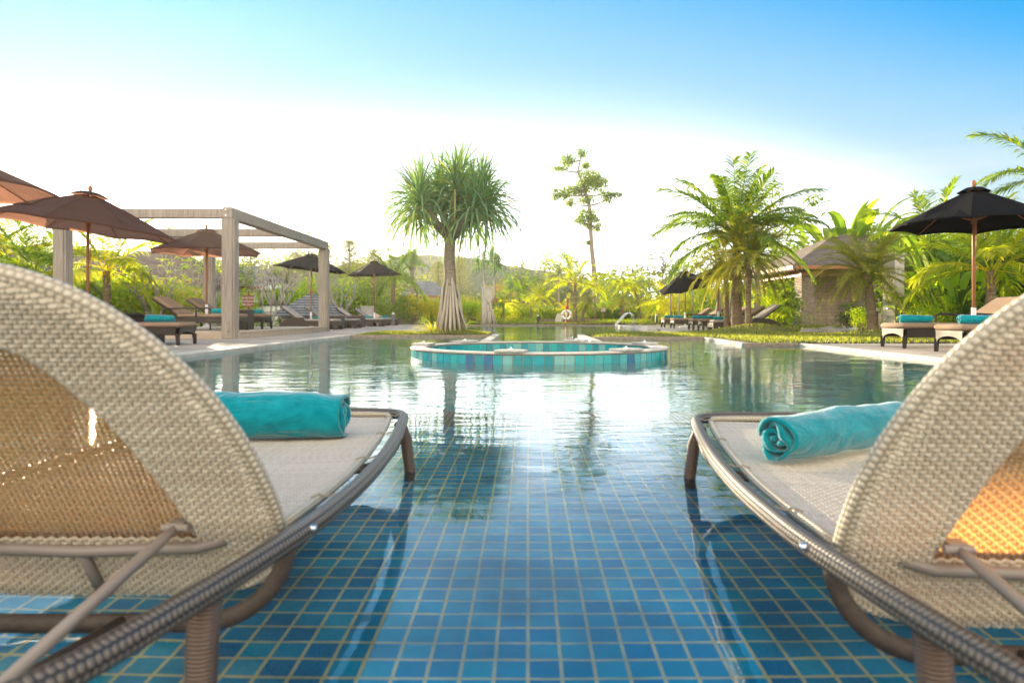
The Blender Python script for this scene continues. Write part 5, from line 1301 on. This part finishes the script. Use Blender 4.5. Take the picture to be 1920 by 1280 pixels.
def deck(kind, label, x, y, rz, z=GZ, tl=None, tx=.62, ty=0, tr=R(88)):
    if kind not in first: o = first[kind] = (deck_lounger_leggy() if kind == 'leggy' else deck_lounger_leggy(ratt='rattan_far') if kind == 'leggyfar' else deck_lounger_fin() if kind == 'fin' else deck_lounger_fin('cushion'))
    else: o = copy_tree(first[kind])
    o.location = (x, y, z); o.rotation_euler = (0, 0, rz); o['label'] = label; o['group'] = LG
    if tl:
        far = y > 19; zt = z+(.388 if 'leggy' in kind else .368)+(.048 if far else .060)
        c, s = math.cos(rz), math.sin(rz); towel(tl, x+tx*c-ty*s, y+tx*s+ty*c, zt, rz+tr, .78 if far else 1)
    return o
P_ = math.pi
# right, foot towards the pool (-x)
deck('leggy', 'brown cushioned lounger with raised back at the far side of the large black umbrella', 6.70, 10.75, P_+R(1), tl='turquoise towel roll on the foot of the lounger in front of the shower column', tx=.60, tr=R(76))
deck('leggy', 'nearest brown cushioned lounger beside the large black umbrella pole', 6.68, 9.25, P_+R(-1), tl='crumpled pair-length turquoise towel roll by the umbrella pole foot', tx=.58, tr=R(80))
towel('turquoise towel roll tucked behind its twin on the nearest cushioned lounger', 6.22, 9.44, GZ+.448, R(72), .9)
deck('fin', 'dark lounger with curved solid head end and grey cushion beside the palm trunks', 6.42, 20.3, P_, tl='turquoise towel roll against the thick coconut trunk', tx=.72, tr=R(80))
deck('leggyfar', 'brown lounger with raised back, second from the palm trunks', 6.45, 21.7, P_, tl='turquoise towel roll, second from the coconut trunk', tx=.72, tr=R(80))
deck('leggyfar', 'brown lounger with raised back, third from the palm trunks', 6.45, 23.0, P_, tl='turquoise towel roll, third from the coconut trunk', tx=.72, tr=R(80))
deck('leggyfar', 'lounger just on the pool side of the tilted umbrella pole', 6.5, 26.2, P_, tl='turquoise towel roll under the tilted umbrella', tx=.72, tr=R(80))
deck('leggyfar', 'farthest lounger of the row under the tilted umbrella', 6.5, 28.0, P_, tl='farthest turquoise towel roll of the row under the tilted umbrella', tx=.72, tr=R(80))
# left, foot towards the pool (+x)
deck('leggy', 'brown lounger on the paved deck beside the rattan box table', -6.85, 11.75, R(2), tl='turquoise towel roll next to the rattan box table', tx=.50, tr=R(-84))
deck('leggy', 'near one of the pair of tilted loungers on the timber platform', -7.72, 16.1, 0, z=GZ+.15, tl='turquoise towel roll half behind the square pergola post', tx=.50, tr=R(-84))
deck('leggy', 'far one of the pair of tilted loungers on the timber platform', -7.75, 17.75, 0, z=GZ+.15, tl='turquoise towel roll just right of the square pergola post', tx=.62, tr=R(-84))
deck('fin', 'dark curved-end lounger cut by the right pergola post', -7.6, 24.0, 0, tl='turquoise towel roll touching the right pergola post', tx=.30, tr=R(-80))
deck('fin', 'dark curved-end lounger second past the right pergola post', -7.5, 26.3, 0, tl='turquoise towel roll, first one right of the right pergola post', tx=.30, tr=R(-80))
deck('fin', 'dark curved-end lounger in front of the big clay pot', -7.4, 30.2, 0, tl='turquoise towel roll in front of the big clay pot', tx=.30, tr=R(-80))
deck('fin', 'farthest dark lounger beyond the smallest umbrella pole', -7.3, 32.8, 0, tl='farthest turquoise towel roll beside the smallest umbrella pole', tx=.45, tr=R(-80))
def box_table(label, x, y, z=GZ, s=(.5,.5,.44), mat='rattan'):
    r = thing('side_table', label, 'table', (x, y, z), 0, 'rattan box tables'); mb = MB(); mb.box((0,0,s[2]/2), (s[0], s[1], s[2]), 0, .01); mb.build('base', M[mat], r)
    mb = MB(); mb.box((0,0,s[2]+.012), (s[0]+.02, s[1]+.02, .022), 0, .005); mb.build('table_top', M['cushion'], r)
box_table('rattan box table beside the towel on the paved-deck lounger', -7.0, 12.45, s=(.5,.5,.50))
box_table('rattan box table on the platform between the paired loungers', -7.15, 16.95, GZ+.15, (.5,.5,.48))
box_table('rattan box table right of the right pergola post', -7.15, 25.1, s=(.7,.5,.46), mat='rattan_far')
box_table('rattan box table between the two far dark loungers', -7.2, 28.3, s=(.8,.5,.46), mat='rattan_far')

# ------------------------------------------------------------------ buildings
def hip_roof(mb, x0, x1, y0, y1, ze, zr, inset, over=0):
    """hip roof with UVs in metres"""
    cx = [(x0,y0,ze),(x1,y0,ze),(x1,y1,ze),(x0,y1,ze)]; ym = (y0+y1)/2; r0, r1 = (x0+inset, ym, zr), (x1-inset, ym, zr)
    def face(pts, ud):
        o = Vector(pts[0]); u = Vector(ud).normalized(); nrm = (Vector(pts[1])-o).cross(Vector(pts[2])-o).normalized(); v = nrm.cross(u)
        mb.add(pts, [tuple(range(len(pts)))], [((Vector(p)-o).dot(u), (Vector(p)-o).dot(v)) for p in pts])
    face([cx[0], cx[1], r1, r0], (1,0,0)); face([cx[2], cx[3], r0, r1], (-1,0,0)); face([cx[1], cx[2], r1], (0,1,0)); face([cx[3], cx[0], r0], (0,-1,0))
def pavilion():
    cx, cy = 15.6, 32.5; root = thing('stone_pavilion', 'stone pavilion with shingled roof, stacked-stone pillar and sandstone block walls', 'pavilion', (cx, cy, GZ-.02))
    mb = MB(); hip_roof(mb, -4.4, 5.0, -3.6, 3.6, 2.62, 4.35, 3.4); rf = mb.build('roof', M['shingle'], root)
    mb = MB()
    for (a, b, c, d) in ((-4.4,5.0,-3.6,-3.52),(-4.4,5.0,3.52,3.6),(-4.4,-4.32,-3.52,3.52),(4.92,5.0,-3.52,3.52)): mb.box(((a+b)/2,(c+d)/2,2.55), (b-a, d-c, .15))
    mb.build('fascia', M['teak'], rf)
    mb = MB(); mb.box((.3, 0, 2.46), (9.2, 7.0, .04)); mb.build('soffit', M['redbrown'], rf)
    mb = MB(); mb.box((-.1, -3.05, 2.30), (7.5, .16, .18)); mb.box((-3.7, 0, 2.30), (.16, 6.1, .18)); mb.build('beam', M['teak'], root)
    for x, y in ((-3.5,-2.6),(-3.5,2.2)):
        mb = MB(); mb.box((x, y, 1.16), (.55, .8, 2.32), 0, .01); mb.build('pillar', M['ledge_stone'], root)
    mb = MB(); mb.box((-1.5, -.6, 1.15), (2.2, .18, 2.3)); mb.build('wall', M['block_wall'], root)
    mb = MB(); mb.box((-.35, -1.8, 1.14), (.18, 2.2, 2.28)); mb.build('wall', M['block_wall'], root)
    mb = MB(); mb.box((.75, -2.9, 1.13), (2.0, .18, 2.26)); mb.build('wall', M['block_wall'], root)
    mb = MB(); mb.box((3.1, -2.6, 1.12), (2.4, .18, 2.24)); mb.build('wall', M['block_wall'], root)
    mb = MB(); mb.box((2.3, -3.5, .62), (1.9, .3, 1.25)); mb.build('planter_wall', M['ledge_stone'], root)
    mb = MB(); mb.box((-.3, .4, .03), (7.6, 7.0, .10)); mb.build('floor', M['deck'], root)
pavilion()
def villa(label, px, D, w, d, eave_py, ridge_py, rz=0, gable=False, mat='shingle_grey'):
    x = PX(px, D); ze = PZ(eave_py, D); zr = PZ(ridge_py, D); r = thing('villa', label, 'house', (x, D, GZ-.02), rz, 'grey-roofed villas in the garden')
    mb = MB(); mb.box((0,0,ze/2), (w*.86, d*.86, ze)); mb.build('wall', M['plaster'], r)
    mb = MB(); hip_roof(mb, -w/2, w/2, -d/2, d/2, ze, zr, .6 if gable else w*.32); rf = mb.build('roof', M[mat], r)
    mb = MB()
    for (a, b, c, e) in ((-w/2,w/2,-d/2,-d/2+.06),(-w/2,-w/2+.06,-d/2+.06,d/2),(w/2-.06,w/2,-d/2+.06,d/2)): mb.box(((a+b)/2,(c+e)/2,ze-.08), (b-a, e-c, .16))
    mb.build('fascia', M['redbrown'], rf)
    for k in range(3):
        mb = MB(); mb.box(((k-1)*w*.26, -d*.43-.02, ze*.5), (w*.12, .06, ze*.5)); wf = mb.build('window', M['redbrown'], r)
        mb = MB(); mb.box(((k-1)*w*.26, -d*.43-.055, ze*.5), (w*.10, .02, ze*.44)); mb.build('pane', M['dark'], wf)
villa('grey-roofed villa with red-brown eaves behind the paired loungers', 300, 36, 6.5, 5, 530, 472, R(8), mat='shingle')
villa('small villa roof showing between square post and leafless frangipani', 462, 46, 5.2, 4.5, 540, 500, R(-6))
villa('villa roof left of the shingled hut behind the leafless frangipani', 545, 52, 6, 5, 548, 505, R(4))
villa('villa with stepped roof between the smallest umbrella and the big screw pine', 800, 60, 4.2, 4, 556, 528, R(5))
villa('red-gabled villa in the glare beneath the sunlit palm', 175, 34, 5.0, 4.5, 520, 470, R(4), mat='shingle')
villa('villa roof at the picture edge below the nearest umbrella', 20, 32, 6, 5, 515, 462, R(0), mat='shingle')
def hut():
    D = 30.5; x = PX(583, D); r = thing('shingled_hut', 'low round hut with a conical grey shingle roof behind the curved-end loungers', 'hut', (x, D, GZ-.02)); mb = MB(); n = 16; rows = 9
    zt = PZ(548, D)-GZ; ze = PZ(590, D)-GZ-.04; R0 = 1.75
    for i in range(rows):
        ra = R0*(1-i/rows); rb_ = R0*(1-(i+1)/rows)+.0; za = ze+(zt-ze)*(i/rows); zb = ze+(zt-ze)*((i+1)/rows)
        for k in range(n):
            a0 = 2*math.pi*k/n; a1 = 2*math.pi*(k+1)/n; q = [(ra+.03,a0,za),(ra+.03,a1,za),(max(rb_,.02),a1,zb),(max(rb_,.02),a0,zb)]
            P = [(u*math.cos(a), u*math.sin(a), z+(.025 if j < 2 else 0)) for j, (u, a, z) in enumerate(q)]
            mb.add(P, [(0,1,2,3)], [(a0*ra, i*.2),(a1*ra, i*.2),(a1*ra, i*.2+.2),(a0*ra, i*.2+.2)])
            mb.add([P[0], P[1], (P[1][0], P[1][1], P[1][2]-.03), (P[0][0], P[0][1], P[0][2]-.03)], [(0,1,2,3)])
    mb.build('roof', M['shingle_grey'], r)
    mb = MB(); mb.lathe([(1.25,0),(1.25,ze+.05)], (0,0,0), 16); mb.build('wall', M['plaster'], r)
    mb = MB(); mb.lathe([(.09,0),(.10,.06),(.03,.12)], (0,0,zt-.03), 8); mb.build('finial', M['redbrown'], r)
hut()
def garden_wall(label, p0, p1, h):
    a, b = Vector(p0), Vector(p1); c = (a+b)/2; r = thing('garden_wall', label, 'wall', (c.x, c.y, GZ-.02), math.atan2(b.y-a.y, b.x-a.x)); L = (b-a).length
    mb = MB(); mb.box((0,0,h/2), (L, .18, h)); mb.build('wall', M['white'], r)
    mb = MB(); mb.box((0,0,h+.03), (L+.06, .26, .06), 0, .01); mb.build('capping', M['shingle_grey'], r)
garden_wall('low white garden wall with grey capping behind the frangipani trees', (-16.5, 32.5), (-10.2, 34.5), .98)
garden_wall('white garden wall at the back of the left-hand beds behind the pergola', (-27, 30), (-17.2, 32.3), 1.25)

# ------------------------------------------------------------------ showers, signs, lifebuoy, ladder, lamps, pots and rocks
def shower(label, x, y, h, w=.34, d=.34):
    r = thing('shower_column', label, 'shower', (x, y, GZ-.01), R(24)); mb = MB(); z = 0
    for k in range(4):
        mb.box((0,0,z+h/8), (w, d, h/4-.006), 0, .006); z += h/4
    mb.build('column', M['plaster'], r)
    mb = MB(); mb.box((0,0,h+.03), (w+.07, d+.07, .06), 0, .008); mb.build('cap', M['plaster'], r)
    f = -w/2
    mb = MB(); mb.tube([(f,0,h*.83),(f-.16,0,h*.86),(f-.24,0,h*.84)], .012, 8); mb.lathe([(.01,.03),(.07,0),(.07,-.012)], (f-.25,0,h*.82), 14); mb.build('shower_head', M['steel'], r, True)
    for zz in (.42, .34):
        mb = MB(); mb.tube([(f,0,h*zz),(f-.05,0,h*zz)], .018, 10); mb.tube([(f-.04,-.05,h*zz),(f-.04,.05,h*zz)], .009, 8); mb.build('tap', M['steel'], r, True)
    mb = MB(); mb.tube([(f,0,h*.23),(f-.08,0,h*.24),(f-.13,0,h*.21),(f-.14,0,h*.19)], .012, 8); mb.build('foot_tap', M['steel'], r, True)
shower('pale stone shower column with steel taps between the shaggy palm and heliconias', 9.05, 16.9, 1.98)
shower('slim pale shower tower beside the forked screw pine across the far pool', PX(913, 36.6), 36.6, 1.95, .46, .34)

def text_obj(s, size, mat, loc, parent, name='lettering', align='CENTER'):
    cu = bpy.data.curves.new(name, 'FONT'); cu.body = s; cu.size = size; cu.align_x = align; cu.extrude = .002
    o = bpy.data.objects.new(name, cu); COL.link(o); dg = bpy.context.evaluated_depsgraph_get(); me = bpy.data.meshes.new_from_object(o.evaluated_get(dg))
    bpy.data.objects.remove(o); me.materials.clear(); me.materials.append(mat); q = bpy.data.objects.new(name, me); COL.link(q)
    q.location = loc; q.rotation_euler = (R(90), 0, 0); q.parent = parent; return q
def sign(label, px, D, top, bot, w, lines, mat, tmat, post_top=None):
    zt, zb = PZ(top, D)-GZ, PZ(bot, D)-GZ; r = thing('sign', label, 'sign', (PX(px, D), D, GZ-.01))
    mb = MB(); mb.box((0, .03, (PZ(post_top or top, D)-GZ)/2), (.06, .04, PZ(post_top or top, D)-GZ)); mb.build('post', M[mat], r)
    mb = MB(); mb.box((0, 0, (zt+zb)/2), (w, .03, zt-zb), 0, .004); p = mb.build('board', M[mat], r)
    if not lines:                                        # rows of pale notices too small to read
        mb = MB()
        for i in range(3):
            for j in range(3): mb.box(((j-1)*w*.30, -.018, zb+(zt-zb)*(.22+.28*i)), (w*.22, .004, (zt-zb)*.17))
        mb.build('notice_rows', M[tmat], p); return
    n = len(lines); hh = (zt-zb)*.86/n
    for i, s in enumerate(lines): text_obj(s, hh*.82, M[tmat], (0, -.020, zt-(zt-zb)*.07-hh*(i+.80)), p)
sign('red-brown notice board with white lettering behind the right-hand platform lounger', 465.5, 26.5, 553, 575, .42, ['WARNING', 'NO LIFEGUARD', 'ON DUTY'], 'redbrown', 'white', 545)
sign('small notice board with rows of pale writing in front of the clipped hedge', 1131, 41, 575.5, 585, .29, [], 'redbrown', 'white')

def lifebuoy():
    D = 36.9; x = PX(1062, D); r = thing('lifebuoy_post', 'red and white post at the far pool edge', 'post', (x, D, GZ-.01)); s = D/F
    mb = MB(); mb.tube([(0,0,0),(0,0,.30)], .05, 12); mb.build('lower_band', M['red'], r, True)
    mb = MB(); mb.tube([(0,0,.301),(0,0,.82)], .05, 12); mb.build('middle_band', M['white'], r, True)
    mb = MB(); mb.tube([(0,0,.821),(0,0,1.0)], .05, 12); mb.build('upper_band', M['red'], r, True)
    b = thing('lifebuoy', 'white ring lifebuoy with small red bands hanging on the red and white post', 'lifebuoy', (x, D-.12, .56))
    mb = MB(); mb.tube([(.225*math.cos(2*P_*k/36), 0, .225*math.sin(2*P_*k/36)) for k in range(36)], .062, 12, closed=True); mb.build('ring', M['white'], b, True)
    for k in range(4):
        a = P_/2*k+.0; mb = MB(); mb.tube([(.225*math.cos(a+t), 0, .225*math.sin(a+t)) for t in (-.09,-.03,.03,.09)], .065, 12); mb.build('band', M['red'], b, True)
    g = thing('carved_post', 'dark notched wooden post just behind the lifebuoy', 'post', (x+.10, D+.6, GZ-.01)); mb = MB()
    mb.tube([(0,0,0),(0,0,1.44)], .045, 8)
    for k in range(7): mb.box((0,0,.78+.10*k), (.16,.16,.055), 0, .01)
    mb.build('shaft', M['redbrown'], g)
lifebuoy()
def ladder():
    r = thing('pool_ladder', 'shiny steel pool ladder rails curving over the far pool edge', 'ladder', (4.35, 31.2, GZ))
    for y in (-.28, .28):
        mb = MB(); P = [(-.32,y,-.9),(-.32,y,.02),(-.30,y,.12),(.10,y,.55),(.22,y,.60),(.36,y,.57),(.44,y,.46),(.46,y,.0)]
        mb.tube(P, .022, 10); mb.build('rail', M['steel'], r, True)
    for k in range(3): mb = MB(); mb.box((-.32,0,-.25-.25*k), (.10,.52,.03)); mb.build('step', M['steel'], r)
ladder()
def bollard(label, x, y, h=.52, w=.14, mat='bollard', lamp=True):
    r = thing('bollard_light', label, 'bollard', (x, y, GZ-.005), 0, 'garden bollard lights'); mb = MB(); mb.box((0,0,h/2), (w, w, h), 0, .008); mb.build('shaft', M[mat], r)
    mb = MB(); mb.box((0,0,h+.04), (w*.8, w*.8, .08), 0, .006); mb.build('lamp_head', M['white'] if lamp else M[mat], r)
    mb = MB(); mb.box((0,0,h+.09), (w, w, .02), 0, .004); mb.build('cap', M['coping'], r)
bollard('square grey bollard light beyond the farthest dark lounger', PX(737.5, 32.5), 32.5, .54, .15)
bollard('dark green bollard light standing at the far pool edge', PX(1008.5, 36.6), 36.6, .44, .13, 'dark')
bollard('dark bollard light at the deck corner near the golden shrub', PX(1231, 36.2), 36.2, .46, .13)
bollard('slim dark lamp with glowing-white head behind the shaggy palm trunk', PX(1642, 19), 19, .62, .10, 'dark')
def pot():
    D = 33.8; r = thing('clay_pot', 'big pale truncated clay pot behind the smallest umbrella pole', 'pot', (PX(689, D), D, GZ-.01)); mb = MB()
    mb.lathe([(.46,0),(.47,.05),(.40,.45),(.32,.86),(.35,.90),(.35,.95),(.29,.95),(.27,.7),(.35,.2)], (0,0,0), 28); mb.build('body', M['stone'], r, True)
pot()
def boulder(name, label, px, D, w, h, d, seed, mat='rock', X=None, sink=.25):
    rg = random.Random(seed); r = thing(name, label, 'rock', (PX(px, D) if X is None else X, D, GZ)); mb = MB(); nu, nv = 26, 14; V = []
    ph = [(V3(rg.uniform(-1,1), rg.uniform(-1,1), rg.uniform(-1,1))*rg.uniform(1.5, 7), rg.uniform(0,6), rg.uniform(.03,.10)) for _ in range(16)]
    for j in range(nv+1):
        for i in range(nu):
            a = 2*P_*i/nu; b = P_*j/nv; n_ = V3(math.cos(a)*math.sin(b), math.sin(a)*math.sin(b), math.cos(b)); q = 1+sum(s*math.sin(k.dot(n_)+p) for k, p, s in ph)+rg.uniform(-.02,.02)
            V.append((n_.x*q*w/2, n_.y*q*d/2, max(-.1, n_.z*q*h*.75+h*.25)))
    mb.add(V, [(j*nu+i, (j+1)*nu+i, (j+1)*nu+(i+1) % nu, j*nu+(i+1) % nu) for j in range(nv) for i in range(nu)])
    mb.build('stone', M[mat], r, True)
boulder('boulder', 'pale low boulder on the grass strip beside the far pool', 1217, 20.3, .62, .16, .5, 3, 'stone')
boulder('boulder', 'craggy grey boulder lying on the lawn before the stone pavilion', 1541, 17.6, 1.10, .17, .6, 5, 'rock')
boulder('boulder', 'long pale boulder left of the stilt roots', 806, 19.3, .95, .15, .5, 9, 'stone')
boulder('boulder', 'small pale stepping rock on the path lawn by the pavilion', 1607, 21.5, .5, .13, .4, 12, 'stone')
boulder('standing_stone', 'upright pale rounded stone left of the lifebuoy', 1050, 39, .55, .62, .4, 14, 'stone')
r = thing('planter_wall', 'low stacked-stone planter wall running behind the lifebuoy', 'wall', (PX(1066, 40), 40, GZ-.01)); mb = MB(); mb.box((0,0,.14), (3.6,.25,.28), 0, .02); mb.build('wall', M['ledge_stone'], r)
def statue():
    D = 31.0; r = thing('wooden_ornament', 'squat pale wooden duck-like ornament beside the far loungers', 'ornament', (PX(711, D)-.1, D, GZ)); mb = MB()
    mb.lathe([(.15,0),(.16,.12),(.13,.26),(.08,.38),(.085,.45),(.08,.52),(.03,.56)], (0,0,0), 14); mb.tube([(.03,0,.47),(.12,0,.46),(.20,0,.43)], [.06,.045,.02], 8); mb.build('body', M['wood_deck'], r, True)
statue()
# props tied round the leafless frangipani
r = thing('tree_prop', 'slanting wooden props tied round the leafless frangipani near the red sign', 'tree stake', (PX(505, 27.5), 27.5, GZ)); mb = MB()
mb.tube([(.15,0,.62),(1.0,-.2,0)], .028, 6); mb.tube([(-.15,0,.62),(-.25,-.2,0)], .028, 6); mb.tube([(-.4,0,.60),(.42,0,.64)], .024, 6); mb.build('stakes', M['bark'], r)

# ------------------------------------------------------------------ warm morning haze
HZ = bpy.data.materials.new('haze'); HZ.use_nodes = True; t = HZ.node_tree; t.nodes.clear()
ho = nd(t, 'ShaderNodeOutputMaterial'); pv = nd(t, 'ShaderNodeVolumePrincipled'); pv.inputs['Color'].default_value = (.95, .93, .88, 1); pv.inputs['Density'].default_value = HAZE; pv.inputs['Anisotropy'].default_value = .6
t.links.new(pv.outputs[0], ho.inputs['Volume'])
if HAZE > 0:
    mb = MB(); mb.box((0, 105, 8.9), (700, 260, 20.3)); o = mb.build('haze', HZ); tag(o, kind='stuff', label='thin bright haze hanging over the garden', cat='haze')
